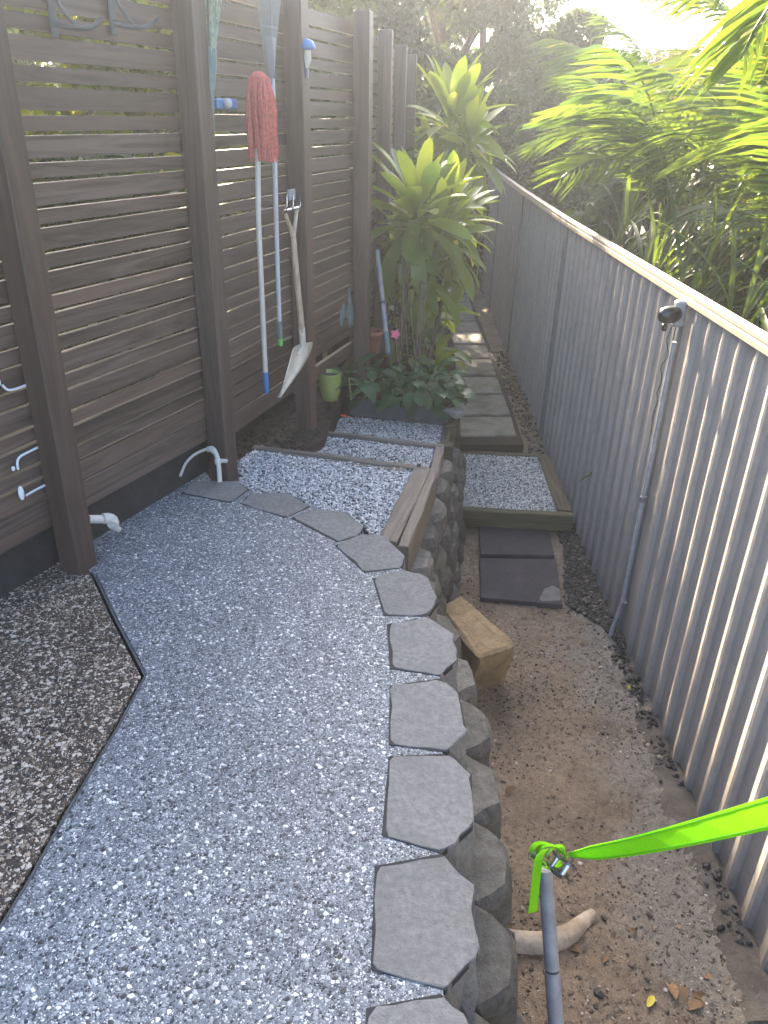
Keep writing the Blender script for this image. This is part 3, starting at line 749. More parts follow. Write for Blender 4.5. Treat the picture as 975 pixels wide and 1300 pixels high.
fd = lambda i: (POST[i+1]-POST[i])/np.linalg.norm(POST[i+1]-POST[i])
def fpl(i, off):
    t = fd(i); nrm = np.array([t[1], -t[0], 0]); p0_ = np.array([*POST[i], 0])+nrm*off; return p0_, nrm
def FP(px, py, i, off=-.03): return PL(px, py, *fpl(i, off))
# ================================================================== TOOLS HUNG ON THE FENCE
t2 = np.array([*fd(1), 0]); n2 = np.array([t2[1], -t2[0], 0])
R2m = np.stack([t2, -n2, [0, 0, 1.]], 1)
# leaf rake
rk = thing('leaf_rake', 'grey plastic leaf rake hung head up with pale handle and green tip', 'rake', FP(356, 435, 1, .03))
neck = FP(346, 100, 1, .03); top = FP(337, -40, 1, .03); end = FP(356, 437, 1, .02)
m = MB(); m.tube([neck, FP(352, 330, 1, .025)], .0115, 10); m.tube([FP(352, 330, 1, .025), end], .011, 10); m.build('handle', M['paleh'], rk)
gr_ = FP(354.5, 408, 1, .024); m = MB(); m.tube([gr_, end+(gr_-end)*.25], .0135, 10); m.build('grip', M['tealgrey'], rk)
m = MB(); m.tube([end+(gr_-end)*.25, end-(gr_-end)*.05], .0135, 10); m.build('end_tip', M['greenp'], rk)
m = MB()
for k_ in range(17):
    f = (k_-8)/8.; pts = []
    for s_ in np.linspace(0, 1, 8):
        w_ = .022+(.17*f-0.022*f*0)*1.0*(s_**.8)*.78
        base = neck+(top-neck)*s_*1.05
        x_ = f*(.020+.125*s_**.85)
        pts.append(base+t2*x_+n2*(.035*s_*s_-.01*abs(f)))
    m.tube(pts, [.0032]*7+[.0022], 5)
m.build('tines', M['rakep'], rk)
m = MB()
for s_ in (.12, .46, .72):
    b_ = neck+(top-neck)*s_*1.05; wd = (.020+.125*s_**.85); m.tube([b_+t2*f*wd+n2*(.035*s_*s_-.01*abs(f)) for f in np.linspace(-1, 1, 9)], .0045, 6)
b0 = neck; b1 = neck+(top-neck)*.42
mm = []
for s_ in np.linspace(-.12, .4, 6):
    wd = max(.017, .018+.1*max(0, s_)**.85); b_ = neck+(top-neck)*s_; mm.append([b_-t2*wd+n2*.0, b_+n2*.012, b_+t2*wd, b_-n2*.008])
m.rings(mm, True, True); m.build('head', M['rakep'], rk)
# string mop
mp = thing('string_mop', 'red string mop hung head up with long pale handle and blue tip', 'mop', FP(339, 495, 1, .05))
a = FP(327, 188, 1, .058); e = FP(338.5, 497, 1, .03); g0 = FP(337, 472, 1, .035)
m = MB(); m.tube([a, FP(328, 280, 1, .06), g0], .0125, 10); m.build('handle', M['pvc'], mp)
m = MB(); m.tube([g0, e], [.0145, .0135], 10); m.build('grip', M['bluep'], mp)
m = MB(); m.tube([e+[0, 0, .0], e-[0, 0, .012]], .008, 8); m.build('hang_loop', M['bluep'], mp)
tp = FP(328, 94, 1, .075)
m = MB()
for k_ in range(95):
    an = random.uniform(0, 2*pi); rr_ = random.uniform(.25, 1)**.5
    ox, on = .062*math.cos(an)*rr_, .045*math.sin(an)*rr_
    L_ = random.uniform(.26, .36); pts = []
    st_ = tp+t2*ox*.35+n2*(on*.35)+np.array([0, 0, -.01-.02*rr_])
    for s_ in np.linspace(0, 1, 7):
        sp_ = math.sin(min(1, s_*2.2)*pi/2)
        dr = np.array([0, 0, (.03*math.sin(min(1, s_*3.2)*pi) - L_*max(0, s_-.12))])
        pts.append(st_+t2*(ox*sp_*(1.0-.25*s_)+random.gauss(0, .0025)+.012*s_)+n2*(on*sp_*1.0+random.gauss(0, .002))+dr)
    m.tube(pts, .0048, 5)
m.build('strands', M['mop'], mp)
m = MB(); m.ball(tp+np.array([0, 0, -.02]), .045, 9, R2m, (1.1, .8, .7)); m.build('head', M['mop'], mp)
# broom with faded bristles
br = thing('broom', 'faded green broom hanging head up beside the second post', 'broom', FP(268, 190, 1, .05))
m = MB(); b0 = FP(268, 105, 1, .05); m.tube([b0, FP(270, 230, 1, .02)], .011, 8); m.build('handle', M['tealgrey'], br)
m = MB()
for k_ in range(80):
    f = random.uniform(-1, 1); g_ = random.uniform(-1, 1); s0_ = FP(268, 70, 1, .05)+t2*f*.016+n2*g_*.012; e0_ = FP(271, -35, 1, .05)+t2*f*.06+n2*g_*.03
    m.tube([s0_, s0_*.5+e0_*.5+t2*random.gauss(0, .003), e0_], .0026, 4)
m.build('bristles', M['broom'], br)
m = MB(); m.tube([b0-[0, 0, .02], FP(268.5, 85, 1, .05), FP(268, 62, 1, .05)], [.013, .02, .022], 10); m.build('ferrule', M['tealgrey'], br)
# spade
sp_ = thing('spade', 'old spade with forked wooden handle and pale crusted blade hung on post', 'spade', FP(358, 503, 1, .06))
fk = FP(372, 296, 1, .09); j_ = FP(385, 440, 1, .09); g1, g2 = FP(361, 268, 1, .09), FP(377, 264, 1, .09)
m = MB(); m.tube(smooth_poly([fk, FP(376, 345, 1, .095), FP(381, 395, 1, .092), j_], 10), [.013, .0135, .0145, .015, .015, .0155, .016, .016, .016, .015], 10); m.build('handle', M['ash'], sp_)
m = MB(); m.tube([fk-[0, 0, .02], fk*.5+g1*.5-t2*.004, g1], [.012, .0095, .009], 8); m.tube([fk-[0, 0, .02], fk*.5+g2*.5+t2*.006, g2], [.012, .0095, .009], 8); m.build('fork_arms', M['ash'], sp_)
m = MB(); m.tube([g1-t2*.008, g2+t2*.008], .009, 8); m.build('grip', M['chrome'], sp_)
bl0, br0 = FP(372, 444, 1, .11), FP(397, 434, 1, .06); tip = FP(356, 505, 1, .13); rb = FP(377, 478, 1, .07)
m = MB(); rows = []
nb = np.cross(br0-bl0, tip-bl0); nb /= np.linalg.norm(nb)
if np.dot(nb, n2) < 0: nb = -nb
for s_ in np.linspace(0, 1, 9):
    A_ = bl0*(1-s_)+(tip)*s_; B_ = br0*(1-s_)+(rb if s_ < .0 else tip)*s_; w_ = math.sin(pi*min(1, s_))*0
    bulge = (br0-bl0)*(.42*math.sin(pi*s_**.8)*(s_ > 0))
    B_ = B_+bulge*.75
    row = []
    for f in np.linspace(0, 1, 7):
        row.append(A_*(1-f)+B_*f-nb*(.028*math.sin(pi*f)*(1-.6*s_))+nb*.0)
    back = [q-nb*.004 for q in row[::-1]]; rows.append(row+back)
m.rings(rows, True, True, True); m.build('blade', M['blade'], sp_)
m = MB(); m.tube([j_+(fk-j_)*.18, j_, (bl0+br0)/2+(tip-bl0)*.22-nb*.02], [.0175, .0175, .008], 10); m.build('socket', M['blade'], sp_)
# hook behind spade
hk = thing('wall_hook', 'pale metal utility hook holding the forked spade handle', 'hook', FP(372, 262, 1, .03))
m = MB()
for px_ in (364, 372, 381): m.tube([FP(px_, 248, 1, .02), FP(px_, 262, 1, .04), FP(px_-1, 270, 1, .1), FP(px_, 262, 1, .125)], .004, 6)
m.build('prongs', M['chrome'], hk); m = MB(); m.box(FP(370, 247, 1, .015), (.075, .012, .05), R2m, .003); m.build('plate', M['greypvc'], hk)
# blue mop holder
bh = thing('tool_holder', 'blue plastic tool clip rail fixed to the slats beside the mop', 'tool holder', FP(288, 132, 1, -.03))
m = MB(); m.box(FP(286, 132, 1, -.03), (.17, .03, .04), R2m, .006); m.build('rail', M['bluep'], bh)
m = MB(); m.ball(FP(289, 131, 1, .0), .02, 8); m.build('clip', M['paleh'], bh)
# solar light on post
gl = thing('garden_light', 'small blue capped light with white stem fixed to the third post', 'light', FP(387, 90, 2, 0.03))
m = MB(); c = FP(389, 60, 2, .05); m.lathe([(.004, .036), (.03, .028), (.042, .006), (.044, -.006), (.02, -.012)], c, 16); m.build('cap', M['bluep'], gl)
m = MB(); m.lathe([(.02, 0), (.022, -.04), (.008, -.075)], c-[0, 0, .012], 12); m.build('diffuser', M['pvc'], gl)
m = MB(); m.tube([c-[0, 0, .08], c-[0, 0, .13]], .008, 8); m.build('stem', M['greypvc'], gl)
# hooks on first bay
t0 = np.array([*fd(0), 0]); n0 = np.array([t0[1], -t0[0], 0])
for (px_, lab) in ((66, 'dark plastic hook bracket high on the slats nearest the first post'), (142, 'dark plastic hook bracket high on the slats midway between two posts')):
    k_ = thing('hook_bracket', lab, 'hook', FP(px_, 20, 0, -.04)); R0m = np.stack([t0, -n0, [0, 0, 1.]], 1)
    m = MB(); m.box(FP(px_-1, 8, 0, -.045), (.03, .014, .17), R0m, .004); m.build('plate', M['hook'], k_)
    m = MB(); a = FP(px_+2, 30, 0, -.03); m.tube(smooth_poly([a, a+n2*.05+t2*.02-[0, 0, .008], a+n2*.1+t2*.05-[0, 0, .006], a+n2*.13+t2*.07+[0, 0, .02]], 12), .008, 8); m.build('arm', M['hook'], k_)
    m = MB(); m.tube([a+[0, 0, .12], a+n2*.03+[0, 0, .05], a+n2*.06+t2*.02], .006, 6); m.build('brace', M['hook'], k_)
# teal ornament by 4th post and leaning grey pole
orn = thing('teal_ornament', 'faded teal leaf shaped ornament hung low beside the fourth post', 'ornament', FP(436, 400, 2, .02))
m = MB()
for a_, b_, w_ in (((443, 366), (447, 412), .022), ((436, 386), (433, 414), .025), ((441, 390), (444, 416), .02)):
    A_, B_ = FP(*a_, 2, .03), FP(*b_, 2, .03); t3 = np.array([*fd(2), 0])
    m.ribbon([A_, A_*.6+B_*.4, A_*.2+B_*.8, B_], [t3*w_*.15, t3*w_, t3*w_*.9, t3*w_*.2], .005)
m.build('blades', M['tealgrey'], orn)
lp = thing('leaning_pole', 'grey tool pole leaning on the fence behind the planter', 'pole', Z(492, 452, -1.7))
A_, B_ = D(479, 318, 5.55), D(493, 450, 5.3); Cc = A_*.48+B_*.52
m = MB(); m.tube([A_, B_], .0165, 10); m.build('shaft', M['greypvc'], lp); m = MB(); m.tube([Cc-(A_-B_)*.01, Cc+(A_-B_)*.01], .02, 10); m.build('collar', M['hook'], lp)
m = MB(); m.tube([B_+(A_-B_)*.2, B_], .019, 10); m.build('grip', M['tealgrey'], lp)

# ================================================================== PIPES AT THE FENCE FOOT
pe = thing('pipe_elbow', 'short white pipe with elbow poking out beside the first post', 'pipe', FP(140, 660, 0, .03))
a, b, c = FP(112, 659, 0, .02), FP(139, 659, 0, .05), FP(150, 671, 0, .07)
m = MB(); m.tube([a, b], .0165, 12); m.build('pipe', M['pvc'], pe)
m = MB(); m.tube(smooth_poly([FP(131, 658.5, 0, .045), FP(139, 658, 0, .055), FP(144, 662, 0, .065), FP(143, 667, 0, .075)], 8), .021, 12); m.build('elbow', M['pvc'], pe)
m = MB(); m.tube([FP(142, 666, 0, .07), FP(151, 672.5, 0, .07)], .011, 10); m.build('spout', M['pvc'], pe)
ph = thing('standpipe', 'cream hooked standpipe strapped beside the second post', 'pipe', Z(279, 608, TZ))
def H(px_, py_, dep): return D(px_, py_, dep)
dep = 3.62
m = MB(); m.tube(smooth_poly([H(279, 612, dep), H(277.5, 590, dep), H(275, 578, dep), H(270, 569.5, dep), H(264, 570, dep+.03)], 14), .011, 12); m.build('pipe', M['pvc'], ph)
m = MB(); m.tube([H(277, 589, dep), H(276, 583, dep)], .0145, 12); m.box(H(282, 585, dep), (.05, .015, .016), None, .003); m.build('clamp', M['pvc'], ph)
m = MB(); m.tube([H(273, 574, dep), H(268, 569.5, dep), H(264.5, 570.5, dep+.02)], .0135, 12); m.build('elbow', M['pvc'], ph)
hs = MB(); hs.tube(smooth_poly([H(262, 570, dep), H(247, 577, dep), H(236, 588, dep-.02), H(229, 604, dep-.08)], 16), .0065, 8)
tag(hs.build('hose', M['pvc']), 'bent pale hose running from the standpipe elbow down behind the slab edge', 'hose')
for (lab, pts_, lump) in (('white light mark at a slat gap modelled as a strip with a small curled end', [(58, 563), (40, 572), (25, 580), (22, 588), (23, 596)], (17, 595, .011)),
                          ('white light mark modelled as a strip with a larger lump below it at the left edge', [(57, 616), (45, 622), (33, 629)], (27, 626, .018)),
                          ('pale light mark modelled as a strip along a slat gap highest at the left edge', [(40, 486), (22, 493), (10, 495), (3, 489)], (-2, 486, .014))):
    m = MB(); m.tube(smooth_poly([FP(*u_, 0, -.045) for u_ in pts_], 10), .0042, 6)  # bright spots of light at the gaps, modelled as white strips
    m.ball(FP(lump[0], lump[1], 0, -.04), lump[2], 7, Rz(.9), (.6, .35, 1.5 if lump[2] > .015 else .8)); tag(m.build('gap_light_mark', M['white']), lab, 'light mark')

# ================================================================== POLE, STRAP AND BURIED PIPE
po = thing('pipe_post', 'grey upright pipe with a joint ring standing in the sandy ground', 'pipe', D(708, 1310, 2.25))
A_, B_ = D(692, 1104, 2.15), D(706, 1300, 2.15); C_ = A_+(B_-A_)*2.0
m = MB(); m.tube([A_, A_+(B_-A_)*.64], .020, 16); m.tube([A_+(B_-A_)*.655, C_], .0215, 16); m.build('pipe', M['greypvc'], po)
m = MB(); m.tube([A_+(B_-A_)*.636, A_+(B_-A_)*.66], .0195, 16); m.build('joint_ring', M['hook'], po)
sr = thing('ratchet_strap', 'bright lime ratchet strap knotted round the pipe top and stretched right', 'strap', A_)
K = D(705, 1090, 2.10); Rt = D(985, 1030, .80); Rt2 = D(1080, 1006, .62)
up = np.array([0, 0, 1.])
def wvec(p_, q_, hw, tw=0):
    t_ = (q_-p_)/np.linalg.norm(q_-p_); s_ = _u*.95+.15*_f; w_ = s_-t_*np.dot(s_, t_); w_ /= np.linalg.norm(w_); return w_*hw
q = D(722, 1086, 2.07); pts = [q+(Rt-q)*f for f in np.linspace(0, 1, 12)]+[Rt+(Rt-q)*.9]
wd = [wvec(q, Rt, .0155*min(1, .42+f*2.2)) for f in np.linspace(0, 1, 12)]+[wvec(q, Rt, .0155)]
ad = (Rt-q)/np.linalg.norm(Rt-q); side = np.cross(ad, wd[-1]/np.linalg.norm(wd[-1]))
for i_ in range(13):
    tw_ = .75*(1-i_/12)**1.5; wd[i_] = wd[i_]*math.cos(tw_)+side*np.linalg.norm(wd[i_])*math.sin(tw_)
    pts[i_] = pts[i_]-np.array([0, 0, .012*math.sin(pi*min(1, i_/11))])
m = MB(); m.ribbon(pts, wd, .0009); m.build('webbing', M['strap'], sr)
for e_ in (-.78, .78):
    m = MB(); m.ribbon([p_+w_*e_ for p_, w_ in zip(pts, wd)], [w_*.05 for w_ in wd], .0014); m.build('edge_stitching', M['strapdark'], sr)
ax = (B_-A_)/np.linalg.norm(B_-A_); Rp = frame(-ax, (0, -1, .2)) # x axis along pole up
m = MB(); cen = D(699, 1086, 2.13)
rv = _r*1.0; rf = -_f
for (o_, rx, ry, ph0, ph1, tilt) in ((0, .034, .032, -.3, 5.6, .25), (.012, .028, .03, .2, 6.2, -.25), (-.012, .038, .03, .4, 5.2, .5)):
    pts = []; wd = []
    for th_ in np.linspace(ph0, ph1, 22):
        pts.append(cen+_r*(math.cos(th_)*rx+o_)+_u*(math.sin(th_)*ry+.004)+(-_f)*(.02*math.sin(th_+tilt*4)+.01)); wd.append((-_f*.9+_r*tilt)*.010)
    m.ribbon(pts, wd, .0011)
m.build('wraps', M['strap'], sr)
m = MB(); tl = [D(692, 1078, 2.1), D(684, 1090, 2.08), D(681, 1110, 2.08), D(678.5, 1135, 2.08), D(676, 1158, 2.08)]; tl = smooth_poly(tl, 12)
m.ribbon(tl, [_r*.0125+_f*.006]*len(tl), .0011); m.build('tail', M['strap'], sr)
m = MB()
bc = D(712, 1099, 2.06); Rb = np.stack([_r*.8-_u*.55, _r*.55+_u*.8, -_f], 1)
for s_ in (-1, 1):
    m.box(bc+Rb@np.array([s_*.0, s_*.017, .0]), (.07, .003, .03), Rb, .0)
m.build('ratchet_frame', M['black'], sr)
m = MB(); m.tube([bc+Rb@np.array([.012, -.02, .005]), bc+Rb@np.array([.012, .02, .005])], .009, 10); m.tube([bc+Rb@np.array([-.02, -.02, .0]), bc+Rb@np.array([-.02, .02, .0])], .006, 10); m.build('spool', M['chrome'], sr)
m = MB(); m.lathe([(.004, -.004), (.019, -.003), (.019, .003), (.004, .004)], bc+Rb@np.array([.0, -.022, .002]), 14, np.stack([Rb[:, 0], Rb[:, 2], Rb[:, 1]], 1)); m.build('ratchet_wheel', M['black'], sr)
m = MB(); c = D(680, 1088, 2.12); m.box(c, (.03, .012, .014), Rb, .002); m.build('handle_end', M['hook'], sr)
bp = MB(); bp.tube(smooth_poly([Z(625, 1188, -2.43), Z(650, 1195, -2.43), Z(690, 1197, -2.43), Z(722, 1186, -2.435), Z(752, 1160, -2.46)], 16), [.036]*11+[.034, .031, .027, .023, .018], 14)
tag(bp.build('buried_pipe', M['dirtypvc']), 'dirty white bent pipe half buried in the sand beside the wall', 'pipe')

# ================================================================== LEAVES
def leaf_mesh(name, L, Wd, mat, bend=.3, fold=.25, seg=8, tipw=.0, shape=1.0, petiole=.0, cup=0):
    """leaf along +x from the origin, broad side up, drooping towards -z"""
    m = MB(); V = []; F = []
    for i in range(seg+1):
        s_ = i/seg; ang = bend*s_*1.0
        x = L*(math.sin(bend*s_)/bend if abs(bend) > 1e-3 else s_); z = -L*((1-math.cos(bend*s_))/bend if abs(bend) > 1e-3 else 0)
        if s_ < petiole: w_ = Wd*.07
        else:
            u_ = (s_-petiole)/(1-petiole); w_ = Wd*max(.02, math.sin(pi*min(1, u_**shape*.97+.03))**.62)
        V += [(x, -w_/2, z+fold*w_/2), (x, 0, z), (x, w_/2, z+fold*w_/2)]
        if i: a = (i-1)*3; b = i*3; F += [(a, b, b+1, a+1), (a+1, b+1, b+2, a+2)]
    m.add(V, F, True); return m.mesh(name, mat)
def place_leaf(me, parent, p, az, el, roll, s, name='leaf'):
    d = Vector((math.cos(az)*math.cos(el), math.sin(az)*math.cos(el), math.sin(el)))
    R = frame(tuple(d), (0, 0, 1)) if abs(el) < 1.5 else frame(tuple(d), (-math.cos(az), -math.sin(az), .01))
    R = R@np.array([[1, 0, 0], [0, math.cos(roll), -math.sin(roll)], [0, math.sin(roll), math.cos(roll)]])
    pi_ = parent.matrix_basis.inverted()
    return link(name, me, parent, mw=pi_ @ mat4(p, R, s))
# ---- cordylines
cl = [leaf_mesh('leaf', .54, .105, M['cordy'], b_, .3, 10, petiole=.12, shape=1.55) for b_ in (.3, .65, 1.1, 1.7)]
def cordyline(base, heads, label, stems):
    t = thing('cordyline', label, 'cordyline', base)
    for pts in stems:
        m = MB(); m.tube(smooth_poly(pts, 12), list(np.linspace(.022, .013, 12)), 8); m.build('stem', M['bark'], t)
    for (c, n, sc) in heads:
        c = np.array(c)
        for i in range(n):
            f = i/(n-1); el = rad(82)*(1-f)**1.0 - rad(35)*f; az = i*2.39996+random.gauss(0, .2)
            k_ = min(3, int(f*3+random.random()))
            place_leaf(cl[k_], t, c+np.array([0, 0, .10*(1-f)]), az, el+random.gauss(0, .08), random.gauss(0, .3), sc*random.uniform(.85, 1.12))
    return t
c1 = D(528, 292, 5.75)
cordyline((.12, 5.95, -1.98), [(c1, 54, 1.05), (c1+[.18, .1, -.16], 44, .95), (c1+[.26, .3, -.06], 44, .9), (c1+[-.06, .1, -.26], 30, .85), (c1+[.1, -.05, -.4], 24, .75)],
          'broad leaved green cordyline nearest the planter with several crowns', [[(.10, 5.95, -1.98), (.08, 5.95, -1.5), c1-[0, 0, .1]], [(.2, 6.05, -1.98), (.24, 6.05, -1.6), c1+[.12, .12, -.35]], [(.28, 6.1, -1.98), (.36, 6.2, -1.6), c1+[.3, .4, -.3]], [(.05, 6.1, -1.98), (0, 6.1, -1.7), c1+[-.1, .2, -.45]]])
c2 = D(572, 172, 7.6)
cordyline((.4, 7.9, -1.98), [(c2, 54, 1.15), (c2+[.16, -.1, -.2], 44, 1.05), (c2+[-.2, .1, -.3], 30, .95), (c2+[.1, -.2, -.6], 26, .85)],
          'taller sunlit cordyline with yellow green leaves farther along the path', [[(.35, 7.9, -1.98), (.4, 7.9, -1.0), c2-[0, 0, .1]], [(.45, 7.9, -1.98), (.5, 7.8, -1.2), c2+[.1, -.1, -.35]], [(.3, 7.95, -1.98), (.25, 8, -1.2), c2+[-.2, .1, -.45]], [(.4, 7.7, -1.98), c2+[.1, -.2, -.7]]])
# thin bare canes in the bed
cn = thing('bare_canes', 'thin bare leaning canes rising from the bed in front of the cordyline', 'canes', D(525, 450, 5.6))
for a_, b_ in (((514, 300), (510, 440)), ((516, 335), (528, 450)), ((512, 345), (520, 446)), ((546, 350), (533, 455)), ((536, 356), (526, 452))):
    m = MB(); A_, B_ = D(*a_, 5.62), D(*b_, 5.62); m.tube(smooth_poly([A_, A_*.5+B_*.5+rng.normal(0, .012, 3), B_-[0, 0, .1]], 8), .007, 6); m.build('cane', M['bark'], cn)
# ---- planter trough and its plants
tr = thing('planter_trough', 'slate grey planter trough across the end of the gravel steps', 'planter', Z(500, 535, -1.8))
a, b = Z(444, 527, -1.8), Z(568, 541, -1.8); d = b-a; L = np.linalg.norm(d); R = frame((d[0], d[1], 0)); c = (a+b)/2+R@np.array([0, .14, .055])
m = MB(); w_, h_ = .12, .06
for (cc, sz_) in (((0, -w_, 0), (L, .02, 2*h_)), ((0, w_, 0), (L, .02, 2*h_)), ((-L/2+.01, 0, 0), (.02, 2*w_-.022, 2*h_)), ((L/2-.01, 0, 0), (.02, 2*w_-.022, 2*h_))): m.box(c+R@np.array(cc), sz_, R, .004)
m.build('trough_walls', M['trough'], tr); m = MB(); m.box(c+[0, 0, .05], (L-.045, 2*w_-.045, .02), R); m.build('potting_soil', M['soil'], tr)
bl_ = [leaf_mesh('leaf', .15, .085, M['dark'], b_, .2, 6, shape=.7, petiole=.15) for b_ in (.5, 1.0, 1.4)]
pl_ = [leaf_mesh('leaf', .15, .06, M['pale'], b_, .3, 6, shape=.7, petiole=.1) for b_ in (.4, .9)]
def bushy(name, label, base, n, spread, h, meshes, smin=.7, smax=1.2, cat='plant', stemmat='cane', elo=-20, ehi=60):
    t = thing(name, label, cat, base); base = np.array(base); m = MB()
    for k_ in range(max(4, n//6)):
        e = base+np.array([random.uniform(-1, 1)*spread[0]*.7, random.uniform(-1, 1)*spread[1]*.7, h*random.uniform(.5, 1)])
        m.tube([base+[random.gauss(0, .02), random.gauss(0, .02), 0], base*.5+e*.5+[0, 0, .02], e], .004, 5)
    m.build('stems', M[stemmat], t)
    for i in range(n):
        u_, v_ = random.uniform(-1, 1), random.uniform(-1, 1); hh = h*random.uniform(.3, 1)*(1-.35*(u_*u_+v_*v_)/2)
        p_ = base+np.array([u_*spread[0], v_*spread[1], hh]); az = math.atan2(v_*spread[1], u_*spread[0])+random.gauss(0, .7)
        place_leaf(random.choice(meshes), t, p_, az, rad(random.uniform(elo, ehi)), random.gauss(0, .3), random.uniform(smin, smax))
    return t
cz = c+np.array([0, 0, .03])
bushy('trough_plant', 'dense dark green leafy plant filling the right of the trough', cz+R@np.array([.12, -.04, 0]), 95, (.23, .17), .2, bl_, .7, 1.2, 'plant', 'cane', -45, 45)
bushy('trough_plant', 'pale edged narrow leaf plant at the left of the trough', cz+R@np.array([-.16, -.02, 0]), 22, (.13, .09), .15, pl_+bl_[:1])
bushy('bed_plant', 'pale green variegated plant behind the trough beside the path', (.36, 5.72, -1.95), 40, (.13, .16), .3, pl_, .8, 1.3)
bushy('bed_plant', 'low dark leafy clump behind the trough beside the fourth post', (-.02, 5.55, -1.9), 36, (.14, .16), .28, bl_)
bushy('bed_plant', 'strappy olive clump under the cordyline along the path edge', (.36, 6.5, -1.98), 46, (.1, .3), .35, pl_+cl[1:2], .7, 1.0)
bushy('bed_plant', 'shaded leafy clump under the taller cordyline at the path edge', (.36, 7.6, -1.98), 60, (.12, .5), .4, bl_+cl[2:3], .9, 1.2)
bushy('bed_plant', 'leafy dark mass between cordylines against the slat fence', (.12, 6.9, -1.98), 60, (.18, .5), .7, bl_+cl[1:2], .9, 1.3)
# pink flower
pf = thing('pink_flower', 'single pink five petalled flower above the trough plants', 'flower', D(502, 424, 5.35))
m = MB(); c_ = D(502, 424, 5.35)
m2 = leaf_mesh('petal', .035, .03, M['pink'], .2, -.15, 4, shape=.6)
Rq = np.stack([_r, _u, -_f], 1)
for k_ in range(5):
    a_ = k_*2*pi/5; Rr = np.stack([Rq@np.array([math.cos(a_), math.sin(a_), 0.2]), Rq@np.array([-math.sin(a_), math.cos(a_), 0]), -_f], 1); link('petal', m2, pf, mw=pf.matrix_basis.inverted() @ mat4(c_, Rr))
m.tube([c_, c_+[.02, .05, -.2]], .003, 5); m.build('stem', M['cane'], pf)
# green pot with plant
gpp = thing('green_pot', 'lime green glazed pot standing under the slat fence', 'pot', Z(419, 509, -1.7))
pc = D(419, 507, 4.95); m = MB(); m.lathe([(.045, 0), (.05, .004), (.062, .06), (.072, .13), (.074, .168), (.076, .175), (.069, .175), (.067, .16), (.06, .15)], pc, 22); m.build('bowl', M['potg'], gpp)
m = MB(); m.tube([pc+[0, 0, .145], pc+[0, 0, .152]], .064, 16); m.build('potting_soil', M['soil'], gpp)
bg_ = [leaf_mesh('leaf', .26, .11, M['dark'], b_, .2, 7, shape=.75, petiole=.3) for b_ in (.9, 1.5)]
pp = thing('calla_plant', 'plant with large drooping dark leaves beside the green pot', 'plant', D(446, 505, 5.05))
for i, (px_, py_, az, el) in enumerate([(440, 480, -1.2, .9), (444, 478, -.3, 1.0), (446, 478, .4, 1.1), (440, 482, 2.6, .8), (443, 485, -1.9, .5), (448, 484, -.8, .3)]):
    place_leaf(bg_[i % 2], pp, D(px_, py_, 5.05), az, el, 0, random.uniform(.75, 1.0))
m = MB(); m.tube([D(446, 508, 5.05), D(443, 480, 5.05)], .006, 6); m.build('stem', M['cane'], pp)
of = thing('orange_flower', 'small orange flower on the ground by the trough corner', 'flower', D(437, 529, 4.95))
m3 = leaf_mesh('petal', .03, .016, M['orange'], .4, .2, 4)
for k_ in range(7): place_leaf(m3, of, D(434+k_*1.2, 530-(k_ % 3), 4.95), k_*2.1, .5, 0, random.uniform(.8, 1.3), 'petal')
tpot = MB(); tpot.lathe([(.06, 0), (.075, .13), (.085, .135), (.085, .165), (.07, .165), (.066, .12)], D(471, 448, 5.7), 18); tag(tpot.build('terracotta_pot', M['terra']), 'terracotta pot half hidden behind the fourth post', 'pot')
# stone lump at trough end
ed = MB(); ed.box(Z(571, 536, -1.78)-[0, 0, .14], (.07, .09, .28), None, .008); ed.add([], []); tag(ed.build('corner_post', M['mosswood']), 'short dark timber stub at the trough end carrying a grey stone', 'timber')
m = MB(); c_ = D(577, 524, 4.95); m.box(c_, (.085, .12, .035), Rz(.5), .01, .006); tag(m.build('stone', M['cap']), 'loose grey stone resting on the timber stub at the trough end', 'stone')

# ================================================================== PALMS BEYOND THE METAL FENCE
def frond_mesh(L, droop, twist, nl=34, lw=.03, ll=.5):
    """rachis along +x starting upwards, drooping; leaflets both sides"""
    V = []; F = []; pts = []
    for i in range(15):
        s_ = i/14; a = .2-droop*s_**1.25
        if i == 0: q = np.zeros(3)
        else: q = q+np.array([math.cos(a), 0, math.sin(a)])*L/14
        pts.append(q.copy())
    m = MB(); m.tube(pts, list(np.linspace(.011, .003, 15)), 5)
    for k_ in range(nl):
        s_ = .16+.84*(k_+.5)/nl; x = s_*14; i = min(13, int(x)); f = x-i; p_ = pts[i]*(1-f)+pts[i+1]*f; t = pts[i+1]-pts[i]; t /= np.linalg.norm(t)
        for sd_ in (-1, 1):
            l = ll*(math.sin(pi*min(1, .12+.84*s_)))**.6*random.uniform(.85, 1.1)
            fw = .32+.4*s_; up_ = .5-.35*s_+random.gauss(0, .06)
            d = t*fw*.8+np.array([0, sd_, 0])*1.0+np.array([0, 0, up_*.8])+rng.normal(0, .07, 3); d /= np.linalg.norm(d)
            w_ = np.cross(d, np.array([0, sd_*.3, 1.])); w_ /= np.linalg.norm(w_)
            dr = .38+.3*s_+random.uniform(0, .3); row = []
            for u_ in (0, .3, .65, 1):
                c_ = p_+d*l*u_*(1-.15*dr*u_)+np.array([0, 0, -dr*l*u_*u_])
                hw = lw/2*(.5, 1.0, .8, .06)[(0, .3, .65, 1).index(u_)]; row += [c_-w_*hw, c_+w_*hw]
            o = 0; m.add(row, [(0, 2, 3, 1), (2, 4, 5, 3), (4, 6, 7, 5)], False)
    return m.mesh('frond', M['palm'])
fm = [frond_mesh(1.25, d_, 0, 27, .022, .42) for d_ in (1.0, 1.4, 1.8)] + [frond_mesh(1.35, d_, 0, 30, .021, .45) for d_ in (1.2, 2.0)]
